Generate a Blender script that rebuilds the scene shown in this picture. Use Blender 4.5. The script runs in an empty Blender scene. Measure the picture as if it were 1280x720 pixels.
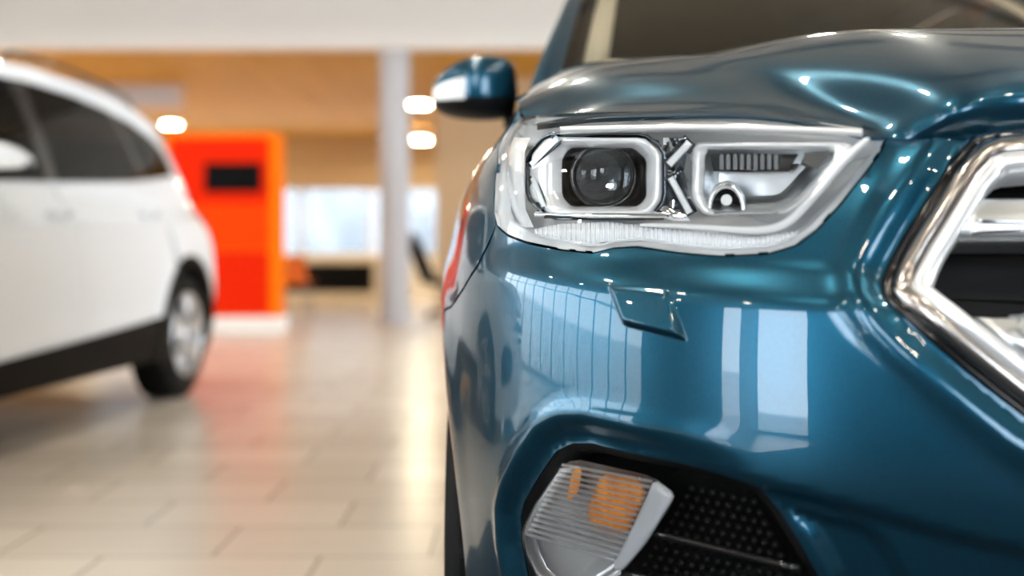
import bpy, bmesh, math, random
import numpy as np
from mathutils import Vector, Matrix
from mathutils.geometry import delaunay_2d_cdt

random.seed(7)
SC = bpy.context.scene
COL = SC.collection
# ------------------------------------------------------------------ camera constants (1280 x 720)
FPX, HOR, CAMZ = 1350.0, 315.0, 0.86
XC, Y0 = 0.78, 1.12                      # blue car: centre line and nose

def W(px, py, D):
    return Vector(((px - 640) / FPX * D, D, CAMZ - (py - HOR) / FPX * D))

# ------------------------------------------------------------------ materials
MATS = {}
def mat(name, color=(.8, .8, .8), rough=.5, metal=0.0, coat=0.0, coat_rough=.03, emit=None, estr=0.0,
        spec=.5, trans=0.0, ior=1.45, alpha=1.0):
    m = bpy.data.materials.new(name); m.use_nodes = True
    b = m.node_tree.nodes['Principled BSDF']
    b.inputs['Base Color'].default_value = (*color, 1)
    b.inputs['Roughness'].default_value = rough
    b.inputs['Metallic'].default_value = metal
    b.inputs['Coat Weight'].default_value = coat
    b.inputs['Coat Roughness'].default_value = coat_rough
    b.inputs['Specular IOR Level'].default_value = spec
    b.inputs['Transmission Weight'].default_value = trans
    b.inputs['IOR'].default_value = ior
    if emit:
        b.inputs['Emission Color'].default_value = (*emit, 1)
        b.inputs['Emission Strength'].default_value = estr
    MATS[name] = m
    return m

def noise_bump(m, scale=60, strength=.1, dist=.002, detail=3, coord='Object'):
    nt = m.node_tree; b = nt.nodes['Principled BSDF']
    tc = nt.nodes.new('ShaderNodeTexCoord'); n = nt.nodes.new('ShaderNodeTexNoise'); bp = nt.nodes.new('ShaderNodeBump')
    n.inputs['Scale'].default_value = scale; n.inputs['Detail'].default_value = detail
    bp.inputs['Strength'].default_value = strength; bp.inputs['Distance'].default_value = dist
    nt.links.new(tc.outputs[coord], n.inputs['Vector']); nt.links.new(n.outputs['Fac'], bp.inputs['Height'])
    nt.links.new(bp.outputs['Normal'], b.inputs['Normal'])

def noise_color(m, c1, c2, scale=4, stretch=(1, 1, 1), detail=4, lo=.35, hi=.65):
    nt = m.node_tree; b = nt.nodes['Principled BSDF']
    tc = nt.nodes.new('ShaderNodeTexCoord'); mp = nt.nodes.new('ShaderNodeMapping'); n = nt.nodes.new('ShaderNodeTexNoise')
    r = nt.nodes.new('ShaderNodeValToRGB')
    mp.inputs['Scale'].default_value = stretch
    n.inputs['Scale'].default_value = scale; n.inputs['Detail'].default_value = detail
    r.color_ramp.elements[0].position = lo; r.color_ramp.elements[1].position = hi
    r.color_ramp.elements[0].color = (*c1, 1); r.color_ramp.elements[1].color = (*c2, 1)
    nt.links.new(tc.outputs['Object'], mp.inputs['Vector']); nt.links.new(mp.outputs['Vector'], n.inputs['Vector'])
    nt.links.new(n.outputs['Fac'], r.inputs['Fac']); nt.links.new(r.outputs['Color'], b.inputs['Base Color'])

def thin_glass(name, tint, rough=0.0, f0=1.5, gloss=(1, 1, 1)):
    """thin pane: tinted see-through with a fresnel reflection"""
    m = bpy.data.materials.new(name); m.use_nodes = True
    nt = m.node_tree; nt.nodes.clear()
    o = nt.nodes.new('ShaderNodeOutputMaterial'); t = nt.nodes.new('ShaderNodeBsdfTransparent')
    g = nt.nodes.new('ShaderNodeBsdfGlossy'); f = nt.nodes.new('ShaderNodeFresnel'); mx = nt.nodes.new('ShaderNodeMixShader')
    t.inputs['Color'].default_value = (*tint, 1); g.inputs['Roughness'].default_value = rough
    g.inputs['Color'].default_value = (*gloss, 1); f.inputs['IOR'].default_value = f0
    nt.links.new(f.outputs[0], mx.inputs[0]); nt.links.new(t.outputs[0], mx.inputs[1]); nt.links.new(g.outputs[0], mx.inputs[2])
    nt.links.new(mx.outputs[0], o.inputs['Surface'])
    MATS[name] = m
    return m

def flake(m, c1, c2):
    """metallic flake: fine per-cell tone and tilt"""
    nt = m.node_tree; b = nt.nodes['Principled BSDF']
    tc = nt.nodes.new('ShaderNodeTexCoord'); v = nt.nodes.new('ShaderNodeTexVoronoi')
    v.inputs['Scale'].default_value = 900
    r = nt.nodes.new('ShaderNodeValToRGB')
    r.color_ramp.elements[0].color = (*c1, 1); r.color_ramp.elements[1].color = (*c2, 1)
    nt.links.new(tc.outputs['Object'], v.inputs['Vector']); nt.links.new(v.outputs['Color'], r.inputs['Fac'])
    nt.links.new(r.outputs['Color'], b.inputs['Base Color'])

paint_blue = mat('blue_paint', (.002, .055, .115), .30, .8, 1.0, .015)
flake(paint_blue, (.0028, .054, .102), (.0055, .086, .150))
paint_white = mat('white_paint', (.83, .88, .94), .35, 0, 1.0, .03)
chrome = mat('chrome', (.86, .88, .90), .06, 1)
lamp_silver = mat('lamp_silver', (.92, .94, .96), .16, .45)
trim_metal = mat('trim_metal', (.50, .47, .45), .20, 1)
bowl_black = mat('bowl_black', (.003, .003, .003), .35, spec=.2)
strip_grey = mat('strip_grey', (.48, .49, .50), .3)
fog_silver = mat('fog_silver', (.60, .60, .60), .25, .7)
fog_rib = mat('fog_rib', (.80, .80, .80), .22, .2)
pale_silver = mat('pale_silver', (.88, .90, .92), .30, .55)
dark_chrome = mat('dark_chrome', (.12, .14, .16), .15, 1)
satin_chrome = mat('satin_chrome', (.80, .83, .85), .32, 1)
silver_plastic = mat('silver_plastic', (.88, .89, .90), .24, .35, .5, .05)
white_plastic = mat('white_plastic', (.95, .95, .95), .25, 0, .5, .05)
gloss_black = mat('gloss_black', (.006, .006, .007), .12, 0, .5, .05)
matt_black = mat('matt_black', (.006, .006, .006), .55, spec=.25)
noise_bump(matt_black, 400, .15, .0005)
cladding = mat('black_cladding', (.004, .003, .002), .6, spec=.12)
rubber = mat('rubber', (.005, .005, .005), .7, spec=.2)
noise_bump(rubber, 200, .2, .001)
alloy = mat('alloy', (.62, .62, .63), .28, .9)
amber = mat('amber_plastic', (.80, .26, .015), .3, 0, .6)
noise_color(amber, (.55, .17, .02), (.90, .34, .02), 60, (1, 1, .3))
lens_clear = thin_glass('headlight_lens', (.97, .98, .99), 0, 1.42)
glass_tint = thin_glass('tinted_glass', (.03, .028, .024), 0, 1.20)
glass_screen = thin_glass('windscreen_glass', (.92, .90, .82), 0, 1.5, (1.0, .92, .78))
window_glass = thin_glass('window_pane', (.97, .985, 1.0), 0, 1.3)
proj_glass = mat('projector_glass', (.75, .82, .86), .02, 0, 0, trans=1.0, ior=1.5)
dark_int = mat('dark_interior', (.07, .052, .03), .8)
trim_grey = mat('trim_grey', (.95, .95, .93), .7)
seat_fab = mat('seat_fabric', (.03, .028, .026), .9)
red_lens = mat('red_lens', (.5, .02, .015), .15, 0, .6)

# ------------------------------------------------------------------ object helpers
def link(name, me, m=None, parent=None):
    o = bpy.data.objects.new(name, me); COL.objects.link(o)
    if m is not None:
        for x in (m if isinstance(m, (list, tuple)) else [m]):
            me.materials.append(x)
    if parent is not None: o.parent = parent
    return o

def empty(name, loc=(0, 0, 0), rz=0.0):
    e = bpy.data.objects.new(name, None); COL.objects.link(e); e.location = loc; e.rotation_euler = (0, 0, rz)
    e.empty_display_size = .1
    return e

def tag(o, label=None, cat=None, group=None, kind=None):
    if label: o['label'] = label
    if cat: o['category'] = cat
    if group: o['group'] = group
    if kind: o['kind'] = kind
    return o

def mesh_from(verts, faces, smooth=True, normals=None):
    me = bpy.data.meshes.new('m')
    me.from_pydata([tuple(map(float, v)) for v in verts], [], [tuple(int(i) for i in f) for f in faces])
    me.update()
    if smooth: me.polygons.foreach_set('use_smooth', [True] * len(me.polygons))
    if normals is not None:
        me.normals_split_custom_set_from_vertices([tuple(map(float, n)) for n in normals])
    return me

class MB:
    """collects shapes, then links them as ONE mesh object"""
    def __init__(s): s.v = []; s.f = []; s.sm = []
    def add(s, v, f, smooth=False):
        b = len(s.v); s.v += [tuple(map(float, p)) for p in v]; s.f += [tuple(b + int(i) for i in q) for q in f]; s.sm += [smooth] * len(f)
        return s
    def box(s, x0, x1, y0, y1, z0, z1):
        return s.add([(x0, y0, z0), (x1, y0, z0), (x1, y1, z0), (x0, y1, z0), (x0, y0, z1), (x1, y0, z1), (x1, y1, z1), (x0, y1, z1)],
              [(0, 3, 2, 1), (4, 5, 6, 7), (0, 1, 5, 4), (1, 2, 6, 5), (2, 3, 7, 6), (3, 0, 4, 7)])
    def loft(s, loops, cap0=False, cap1=False, closed=True, smooth=True):
        n = len(loops[0]); v = [p for l in loops for p in l]; f = []
        for i in range(len(loops) - 1):
            for j in range(n if closed else n - 1):
                k = (j + 1) % n
                f.append((i * n + j, i * n + k, (i + 1) * n + k, (i + 1) * n + j))
        s.add(v, f, smooth)
        if cap0: s.add(loops[0], [tuple(range(n))[::-1]], False)
        if cap1: s.add(loops[-1], [tuple(range(n))], False)
        return s
    def tube(s, pts, r, n=10, caps=True, flat=1.0):
        pts = [Vector(p) for p in pts]; loops = []
        up = Vector((0, 0, 1))
        for i, p in enumerate(pts):
            t = (pts[min(i + 1, len(pts) - 1)] - pts[max(i - 1, 0)]).normalized()
            a = t.cross(up)
            if a.length < 1e-3: a = t.cross(Vector((1, 0, 0)))
            a.normalize(); b = t.cross(a).normalized()
            rr = r[i] if isinstance(r, (list, tuple)) else r
            loops.append([p + a * (rr * math.cos(2 * math.pi * k / n)) + b * (rr * flat * math.sin(2 * math.pi * k / n)) for k in range(n)])
        return s.loft(loops, caps, caps)
    def lathe(s, prof, n=40, axis='x', c=(0, 0, 0), cap=False):
        """prof: (offset along axis, radius)"""
        loops = []
        for a, r in prof:
            l = []
            for k in range(n):
                t = 2 * math.pi * k / n; x, y = r * math.cos(t), r * math.sin(t)
                l.append({'x': (c[0] + a, c[1] + x, c[2] + y), 'y': (c[0] + x, c[1] + a, c[2] + y), 'z': (c[0] + x, c[1] + y, c[2] + a)}[axis])
            loops.append(l)
        return s.loft(loops, cap, cap)
    def build(s, name, m, parent=None, bevel=0, seg=2, fixn=True):
        me = bpy.data.meshes.new(name); me.from_pydata(s.v, [], s.f); me.update()
        me.polygons.foreach_set('use_smooth', s.sm)
        if fixn:
            bm = bmesh.new(); bm.from_mesh(me); bmesh.ops.remove_doubles(bm, verts=bm.verts, dist=1e-6)
            bmesh.ops.recalc_face_normals(bm, faces=bm.faces); bm.to_mesh(me); bm.free()
        o = link(name, me, m, parent)
        if bevel:
            b = o.modifiers.new('bevel', 'BEVEL'); b.width = bevel; b.segments = seg; b.limit_method = 'ANGLE'
            b.harden_normals = False
        return o

# ------------------------------------------------------------------ curves
def gauss(arr, sig):
    if sig < .3: return arr
    k = int(4 * sig) + 1; x = np.arange(-k, k + 1); w = np.exp(-.5 * (x / sig) ** 2); w /= w.sum()
    lo = arr[0] + (arr[0] - arr[1]) * np.arange(k, 0, -1) if arr.ndim == 1 else None
    if arr.ndim == 1:
        hi = arr[-1] + (arr[-1] - arr[-2]) * np.arange(1, k + 1)
        return np.convolve(np.concatenate([lo, arr, hi]), w, 'valid')
    return np.stack([gauss(arr[:, i], sig) for i in range(arr.shape[1])], 1)

class Prof:
    """smoothed piecewise-linear function"""
    def __init__(s, pts, sig=.02):
        x = np.array([p[0] for p in pts]); y = np.array([p[1] for p in pts])
        s.x = np.arange(x[0] - .1, x[-1] + .1, .002)
        yy = np.interp(s.x, x, y)
        lo = s.x < x[0]; hi = s.x > x[-1]
        yy[lo] = y[0] + (s.x[lo] - x[0]) * (y[1] - y[0]) / (x[1] - x[0])
        yy[hi] = y[-1] + (s.x[hi] - x[-1]) * (y[-1] - y[-2]) / (x[-1] - x[-2])
        s.y = gauss(yy, sig / .002)
    def __call__(s, t): return np.interp(t, s.x, s.y)

def resample(poly, step, closed=True):
    p = np.array(poly, float)
    if closed: p = np.vstack([p, p[:1]])
    out = []
    for a, b in zip(p[:-1], p[1:]):
        L = np.linalg.norm(b - a); n = max(1, int(round(L / step)))
        for k in range(n): out.append(a + (b - a) * k / n)
    if not closed: out.append(p[-1])
    return np.array(out)

def resample_n(poly, n, closed=True):
    p = np.array(poly, float)
    if closed: p = np.vstack([p, p[:1]])
    d = np.concatenate([[0], np.cumsum(np.linalg.norm(np.diff(p, axis=0), axis=1))])
    t = np.linspace(0, d[-1], n, endpoint=not closed)
    return np.stack([np.interp(t, d, p[:, i]) for i in range(p.shape[1])], 1)

def rounded(poly, r, k=5, closed=True):
    """round the corners of a 2D polygon with quadratic arcs"""
    p = [np.array(q, float) for q in poly]; n = len(p); out = []
    for i in range(n):
        if not closed and i in (0, n - 1): out.append(p[i]); continue
        a, b, c = p[i - 1], p[i], p[(i + 1) % n]
        ra = min(r, .45 * np.linalg.norm(a - b)); rc = min(r, .45 * np.linalg.norm(c - b))
        q0 = b + (a - b) / max(np.linalg.norm(a - b), 1e-9) * ra; q1 = b + (c - b) / max(np.linalg.norm(c - b), 1e-9) * rc
        for j in range(k + 1):
            t = j / k; out.append((1 - t) ** 2 * q0 + 2 * t * (1 - t) * b + t * t * q1)
    return np.array(out)

def inside(pts, poly):
    x, y = pts[:, 0], pts[:, 1]; r = np.zeros(len(pts), bool); n = len(poly)
    for i in range(n):
        x0, y0 = poly[i]; x1, y1 = poly[(i + 1) % n]
        if y0 == y1: continue
        c = ((y0 > y) != (y1 > y)) & (x < (x1 - x0) * (y - y0) / (y1 - y0) + x0)
        r ^= c
    return r

def dist_poly(pts, poly, closed=True):
    d = np.full(len(pts), 1e9); n = len(poly)
    for i in range(n if closed else n - 1):
        a = np.array(poly[i]); b = np.array(poly[(i + 1) % n]); ab = b - a; L = ab @ ab
        if L < 1e-14: continue
        t = np.clip(((pts - a) @ ab) / L, 0, 1)
        d = np.minimum(d, np.hypot(*(pts - a - t[:, None] * ab).T))
    return d

def shrink(poly, d):
    """offset a closed 2D polygon inward (positive d) by d"""
    p = np.array(poly, float); n = len(p)
    area = .5 * np.sum(p[:, 0] * np.roll(p[:, 1], -1) - np.roll(p[:, 0], -1) * p[:, 1])
    sg = 1 if area > 0 else -1
    t = np.roll(p, -1, 0) - np.roll(p, 1, 0); t /= np.maximum(np.linalg.norm(t, axis=1), 1e-9)[:, None]
    nrm = np.stack([-t[:, 1], t[:, 0]], 1) * sg
    return p + nrm * d

def sstep(a, b, x):
    t = np.clip((np.asarray(x, float) - a) / (b - a), 0, 1); return t * t * (3 - 2 * t)

# ------------------------------------------------------------------ the car's wrap surface  S(s, z)
_plan = [(0, 0), (.2, .010), (.35, .035), (.50, .085), (.62, .150), (.72, .235), (.785, .325), (.835, .44), (.868, .56), (.89, .70), (.903, .86),
         (.908, 1.1), (.905, 1.6), (.905, 2.4), (.905, 3.2), (.90, 3.7), (.885, 4.0), (.84, 4.25), (.74, 4.41), (.55, 4.48), (.3, 4.52), (0, 4.53)]
_pp = np.array([(-u, v) for u, v in _plan[1:4]][::-1] + _plan + [(-u, v) for u, v in _plan[-4:-1]][::-1])
def _catmull(p, n=40):
    out = []
    for i in range(len(p) - 1):
        p0 = p[max(i - 1, 0)]; p1 = p[i]; p2 = p[i + 1]; p3 = p[min(i + 2, len(p) - 1)]
        t0 = 0; t1 = np.linalg.norm(p1 - p0) ** .5 + 1e-9; t2 = t1 + np.linalg.norm(p2 - p1) ** .5; t3 = t2 + np.linalg.norm(p3 - p2) ** .5 + 1e-9
        for k in range(n):
            t = t1 + (t2 - t1) * k / n
            A1 = (t1 - t) / (t1 - t0) * p0 + (t - t0) / (t1 - t0) * p1; A2 = (t2 - t) / (t2 - t1) * p1 + (t - t1) / (t2 - t1) * p2
            A3 = (t3 - t) / (t3 - t2) * p2 + (t - t2) / (t3 - t2) * p3
            B1 = (t2 - t) / (t2 - t0) * A1 + (t - t0) / (t2 - t0) * A2; B2 = (t3 - t) / (t3 - t1) * A2 + (t - t1) / (t3 - t1) * A3
            out.append((t2 - t) / (t2 - t1) * B1 + (t - t1) / (t2 - t1) * B2)
    out.append(p[-1]); return np.array(out)
_c = _catmull(_pp)
_d = np.concatenate([[0], np.cumsum(np.linalg.norm(np.diff(_c, axis=0), axis=1))])
_t = np.arange(0, _d[-1], .004)
_c = np.stack([np.interp(_t, _d, _c[:, i]) for i in (0, 1)], 1)
_c = gauss(_c, .030 / .004)
_i0 = int(np.argmin(np.abs(_c[:, 0]) + (_c[:, 1] > 2) * 9)); _i1 = int(np.argmin(np.abs(_c[:, 0]) + (_c[:, 1] < 2) * 9))
PL = _c[_i0:_i1 + 1].copy(); PL[0, 0] = 0; PL[-1, 0] = 0
PS = np.concatenate([[0], np.cumsum(np.linalg.norm(np.diff(PL, axis=0), axis=1))])
SMAX = PS[-1]
def s_at_v(v):
    """arc position on the flank for plan position v"""
    m = (PL[:, 0] > .2); return np.interp(v, PL[m, 1], PS[m])

F0 = Prof([(.15, .16), (.28, .10), (.36, .066), (.44, .037), (.50, .019), (.55, .007), (.60, 0), (.66, .002), (.72, .007), (.78, .014), (.83, .022), (.87, .033), (.92, .046), (.97, .067), (1.01, .097), (1.05, .155), (1.10, .245)], .022)
SH = Prof([(.60, 0), (.70, 0), (.825, 0), (.862, .026), (.95, .030), (1.2, .03)], .008)
G0 = Prof([(.1, .055), (.22, .030), (.35, .012), (.5, .003), (.62, 0), (.74, 0), (.84, .008), (.92, .020), (.975, .036), (1.03, .068), (1.075, .108), (1.12, .136),
           (1.165, .150), (1.3, .190), (1.5, .260), (1.62, .306), (1.72, .35)], .02)
R0 = Prof([(.15, .10), (.3, .05), (.5, .01), (.62, 0), (.9, .03), (1.1, .06), (1.3, .15), (1.5, .26), (1.62, .34), (1.72, .42)], .03)

DISP = []       # functions (s,z)->outward displacement; filled in below
def base(s, z):
    a = np.abs(s); sg = np.where(s < 0, -1.0, 1.0)
    u = np.interp(a, PS, PL[:, 0]); v = np.interp(a, PS, PL[:, 1])
    wf = np.exp(-(v / .50) ** 2); wr = sstep(2.5, 4.6, v)
    sh = .052 * np.clip(1 - u / .74, -.15, 1)
    F = F0(z) + SH(z + sh)
    uu = u * (1 - G0(z) / .905); vv = v + F * wf - R0(z) * wr
    return np.stack([uu * sg, vv, np.asarray(z, float) + 0 * uu], -1)

def _normal(fun, s, z, e=.0015):
    a = fun(s + e, z) - fun(s - e, z); b = fun(s, z + e) - fun(s, z - e)
    n = np.cross(a, b); n /= np.maximum(np.linalg.norm(n, axis=-1), 1e-12)[..., None]
    return n                       # in (u,v,z) axes: outward at the nose is -v

def surf(s, z, off=0.0, disp=True):
    s = np.asarray(s, float); z = np.asarray(z, float)
    p = base(s, z); n = _normal(base, s, z, .003)
    d = np.zeros_like(s) + off
    if disp:
        for f in DISP: d = d + f(np.abs(s), z)
    return p + n * d[..., None]

def to_local(p):
    p = np.array(p, float); p[..., 0] *= -1; return p

def project(p):
    X = XC - p[..., 0]; D = Y0 + p[..., 1]
    return 640 + FPX * X / D, HOR - FPX * (p[..., 2] - CAMZ) / D, D

_gs, _gz = np.meshgrid(np.arange(0, 2.3, .01), np.arange(.2, 1.22, .01), indexing='ij')
_gx, _gy, _gd = project(base(_gs, _gz))
def pick(px, py):
    """(s, z) of the car surface behind a pixel of the photograph"""
    d2 = np.hypot(_gx - px, _gy - py)
    cand = d2 < 14
    if cand.any():
        i = np.argmin(np.where(cand, _gd + d2 * .002, 99))
    else: i = np.argmin(d2)
    s, z = _gs.flat[i], _gz.flat[i]
    for _ in range(25):
        x, y, _d0 = project(base(np.array(s), np.array(z))); e = np.array([px - x, py - y])
        if abs(e).max() < .05: break
        h = .001
        xs, ys, _a = project(base(np.array(s + h), np.array(z))); xz, yz, _b = project(base(np.array(s), np.array(z + h)))
        J = np.array([[xs - x, xz - x], [ys - y, yz - y]]) / h
        st = np.linalg.lstsq(J + 1e-6 * np.eye(2), e, rcond=None)[0]
        L = np.abs(st).max(); st *= min(1, .03 / max(L, 1e-9))
        s = float(np.clip(s + st[0], 0, 2.3)); z = float(np.clip(z + st[1], .15, 1.25))
    return s, z
def pickp(pts): return [pick(*p) for p in pts]

# ------------------------------------------------------------------ outlines (traced, laid on the surface)
LENS_PX = [(632, 168), (641, 153), (665, 146), (720, 142), (800, 140), (880, 140), (960, 144), (1030, 150), (1078, 157), (1098, 164), (1105, 175),
           (1098, 190), (1080, 214), (1050, 252), (1020, 285), (993, 305), (960, 315), (900, 318), (850, 314), (795, 306), (765, 308),
           (740, 314), (700, 310), (660, 302), (636, 293), (623, 282), (619, 266), (620, 240), (624, 205)]
LENS = np.array(pickp(LENS_PX))
GRILLE_PX = [(1280, 157), (1240, 161), (1214, 171), (1190, 198), (1160, 246), (1130, 292), (1110, 328), (1102, 350), (1105, 368), (1120, 387), (1150, 416), (1200, 458), (1250, 498), (1280, 521)]
GR = pickp(GRILLE_PX)
FOG_PX = [(643, 630), (664, 594), (684, 566), (704, 556), (730, 556), (800, 573), (850, 583), (900, 597), (945, 612), (972, 645), (1000, 690), (1028, 740),
          (1030, 780), (960, 800), (800, 800), (680, 785), (650, 738), (640, 684), (638, 650)]
FOG = np.array(pickp(FOG_PX))
SEAM_PX = [(555, 402), (566, 385), (580, 362), (598, 333), (612, 305), (620, 286)]
SEAM = pickp(SEAM_PX)

def grille_half():
    top = [(0.0, GR[0][1] + .004)] + GR
    bs, bz = GR[-1]
    return np.array(top + [(bs * .72, bz - .042), (bs * .5, bz - .062), (0.0, bz - .066)])
GRH = grille_half()

LSEAM = np.array(pickp([(880, 590), (945, 610), (1000, 623), (1100, 648), (1200, 677), (1275, 694)]) + [(0.0, .50)])
_ls = LSEAM[np.argsort(LSEAM[:, 0])]
SC_ON = {'v': True}
def d_grille(s, z):
    sh = s.shape; p = np.stack([s.ravel(), z.ravel()], 1); out = np.zeros(len(p)); m = p[:, 0] < .75
    if m.any():
        d = dist_poly(p[m], GRH, False)
        out[m] = .007 * np.exp(-((d - .030) / .018) ** 2) - .004 * np.exp(-(d / .012) ** 2)
    return out.reshape(sh)
def d_fog(s, z):
    sh = s.shape; p = np.stack([s.ravel(), z.ravel()], 1); out = np.zeros(len(p)); m = (p[:, 0] < 1.25) & (p[:, 1] < .78)
    if m.any():
        d = dist_poly(p[m], FOG); ins = inside(p[m], FOG); d = np.where(ins, 0, d)
        out[m] = (-.016 * (1 - sstep(.006, .034, d)) + .004 * np.exp(-((d - .040) / .012) ** 2)) * sstep(.50, .70, p[m][:, 0])
    return out.reshape(sh)
def d_lower(s, z):
    zl = np.interp(s, _ls[:, 0], _ls[:, 1]); w = 1 - sstep(.60, .72, s)
    t = z - zl
    return w * (-.016 * (1 - sstep(-.014, .014, t)))
def d_flare(s, z):
    v = np.interp(s, PS, PL[:, 1])
    r1 = np.hypot(v - .93, z - .37); r2 = np.hypot(v - 3.62, z - .37)
    side = sstep(.45, .62, v)
    b = .010 * np.exp(-((r1 - .44) / .06) ** 2) + .012 * np.exp(-((r2 - .44) / .07) ** 2)
    shoulder = .008 * np.exp(-((z - (.93 + .03 * (v - 1))) / .022) ** 2) * sstep(1.1, 1.5, v) * (1 - sstep(3.8, 4.3, v))
    lowc = .010 * np.exp(-((z - .46) / .05) ** 2) * sstep(1.4, 1.8, v) * (1 - sstep(2.9, 3.2, v))
    return side * b + shoulder + lowc
POCKET = np.array(pickp([(962, 628), (1085, 656), (1118, 682), (1150, 740), (1165, 800), (1040, 800), (1034, 735), (1002, 680)]))
def d_pocket(s, z):
    sh = s.shape; p = np.stack([s.ravel(), z.ravel()], 1); out = np.zeros(len(p)); m = (p[:, 0] < .9) & (p[:, 1] < .66)
    if m.any():
        d = dist_poly(p[m], POCKET); d = np.where(inside(p[m], POCKET), d, 0)
        out[m] = -.014 * sstep(0, .026, d)
    return out.reshape(sh)
DISP += [d_grille, d_fog, d_lower, d_flare, d_pocket]

# ------------------------------------------------------------------ panels cut from the surface
def panel(poly, holes=(), step=.012, off=0.0, flange=.012, disp=True, sides=(1,), parent=None, name='panel', m=None, fine=None, offfun=None, separate=True):
    """one sheet-metal panel on S: outline + holes in (s,z), turned-in edges; sides: +1 / -1 (mirror) joined into one mesh"""
    fine = fine or step
    rings = [resample(poly, fine)] + [resample(h, fine) for h in holes]
    allp = []; edges = []
    for r in rings:
        b = len(allp); allp += [tuple(q) for q in r]; n = len(r); edges += [(b + i, b + (i + 1) % n) for i in range(n)]
    mn = rings[0].min(0); mx = rings[0].max(0)
    gx, gy = np.meshgrid(np.arange(mn[0], mx[0], step), np.arange(mn[1], mx[1], step * .866), indexing='ij')
    gx = gx + (np.arange(gx.shape[1]) % 2)[None, :] * step * .5
    g = np.stack([gx.ravel(), gy.ravel()], 1)
    k = inside(g, rings[0])
    for h in rings[1:]: k &= ~inside(g, h)
    g = g[k]
    dd = np.full(len(g), 1e9)
    for r in rings: dd = np.minimum(dd, dist_poly(g, r))
    g = g[dd > .45 * min(step, fine * 1.5)]
    pts = allp + [tuple(q) for q in g]
    vo, eo, fo, *_ = delaunay_2d_cdt([Vector(p) for p in pts], edges, [], 0, 1e-7)
    P = np.array([(v.x, v.y) for v in vo]); T = np.array([f for f in fo if len(f) == 3])
    c = P[T].mean(1); k = inside(c, rings[0])
    for h in rings[1:]: k &= ~inside(c, h)
    T = T[k]
    o_ = off if offfun is None else offfun(P[:, 0], P[:, 1])
    f_ = (lambda s, z: surf(s, z, 0, disp)) if offfun is None else (lambda s, z: surf(s, z, offfun(s, z), disp))
    nrm = _normal(f_, P[:, 0], P[:, 1], .0022)
    pos = (surf(P[:, 0], P[:, 1], 0, disp) + nrm * off) if offfun is None else f_(P[:, 0], P[:, 1])
    # orientation
    a, b, c3 = pos[T[:, 0]], pos[T[:, 1]], pos[T[:, 2]]
    fn = np.cross(b - a, c3 - a); flip = (fn * nrm[T[:, 0]]).sum(1) < 0
    T[flip] = T[flip][:, ::-1]
    ec = {}
    for t in T:
        for i in range(3):
            e = (int(t[i]), int(t[(i + 1) % 3])); ec[e] = 1
    bd = [e for e in ec if (e[1], e[0]) not in ec]
    V = list(pos); N = list(nrm); Fc = [tuple(t) for t in T]
    if flange:
        ring = {}
        for e in bd:
            if abs(P[e[0]][0]) < 1e-5 and abs(P[e[1]][0]) < 1e-5: continue
            if P[e[0]][0] > SMAX - 1e-4 and P[e[1]][0] > SMAX - 1e-4: continue
            ev = pos[e[1]] - pos[e[0]]; side = np.cross(ev, nrm[e[0]]); side /= max(np.linalg.norm(side), 1e-9)
            ids = []
            for q in e:
                for dpt in (0.0, flange):
                    V.append(pos[q] - nrm[q] * dpt + (side * -.0015 if dpt else 0)); N.append(side); ids.append(len(V) - 1)
            Fc.append((ids[0], ids[1], ids[3], ids[2]))
    V = np.array(V); N = np.array(N)
    VV = []; NN = []; FF = []
    for sg in sides:
        v = V.copy(); n = N.copy(); v[:, 0] *= sg; n[:, 0] *= sg
        b = sum(len(x) for x in VV)
        VV.append(v); NN.append(n)
        # (u,v,z)->local mirrors x, so keep order for sg=-1 and flip for +1
        FF += [tuple(b + i for i in (f if sg < 0 else f[::-1])) for f in Fc]
    v = to_local(np.vstack(VV)); n = to_local(np.vstack(NN))
    me = mesh_from(v, FF, True, n)
    return link(name, me, m, parent)

def grid_mesh(P, flip=False):
    """P[i,j,3] local points -> quads"""
    ni, nj = P.shape[:2]; v = P.reshape(-1, 3); f = []
    for i in range(ni - 1):
        for j in range(nj - 1):
            q = (i * nj + j, (i + 1) * nj + j, (i + 1) * nj + j + 1, i * nj + j + 1); f.append(q[::-1] if flip else q)
    return v, f

def up(v, f):
    q = f[len(f) // 2]; n = np.cross(v[q[1]] - v[q[0]], v[q[2]] - v[q[0]])
    return f if n[2] >= 0 else [x[::-1] for x in f]

def natural(x, y, t):
    """natural cubic spline through (x,y[...]) evaluated at t"""
    x = np.asarray(x, float); y = np.asarray(y, float); n = len(x); h = np.diff(x)
    A = np.eye(n); b = np.zeros((n,) + y.shape[1:])
    for i in range(1, n - 1):
        A[i, i - 1], A[i, i], A[i, i + 1] = h[i - 1], 2 * (h[i - 1] + h[i]), h[i]
        b[i] = 6 * ((y[i + 1] - y[i]) / h[i] - (y[i] - y[i - 1]) / h[i - 1])
    M = np.linalg.solve(A, b.reshape(n, -1)).reshape(b.shape)
    i = np.clip(np.searchsorted(x, t) - 1, 0, n - 2); sh = (slice(None),) + (None,) * (y.ndim - 1)
    d = (t - x[i])[sh]; hi = h[i][sh]
    return y[i] + d * ((y[i + 1] - y[i]) / hi - hi * (2 * M[i] + M[i + 1]) / 6) + d ** 2 * M[i] / 2 + d ** 3 * (M[i + 1] - M[i]) / (6 * hi)

def s_for_u(u, z):
    ss = np.linspace(0, 1.5, 1500); p = base(ss, np.full_like(ss, z)); k = np.argmax(p[:, 0] > u) if (p[:, 0] > u).any() else len(ss) - 1
    return ss[k]

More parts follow.
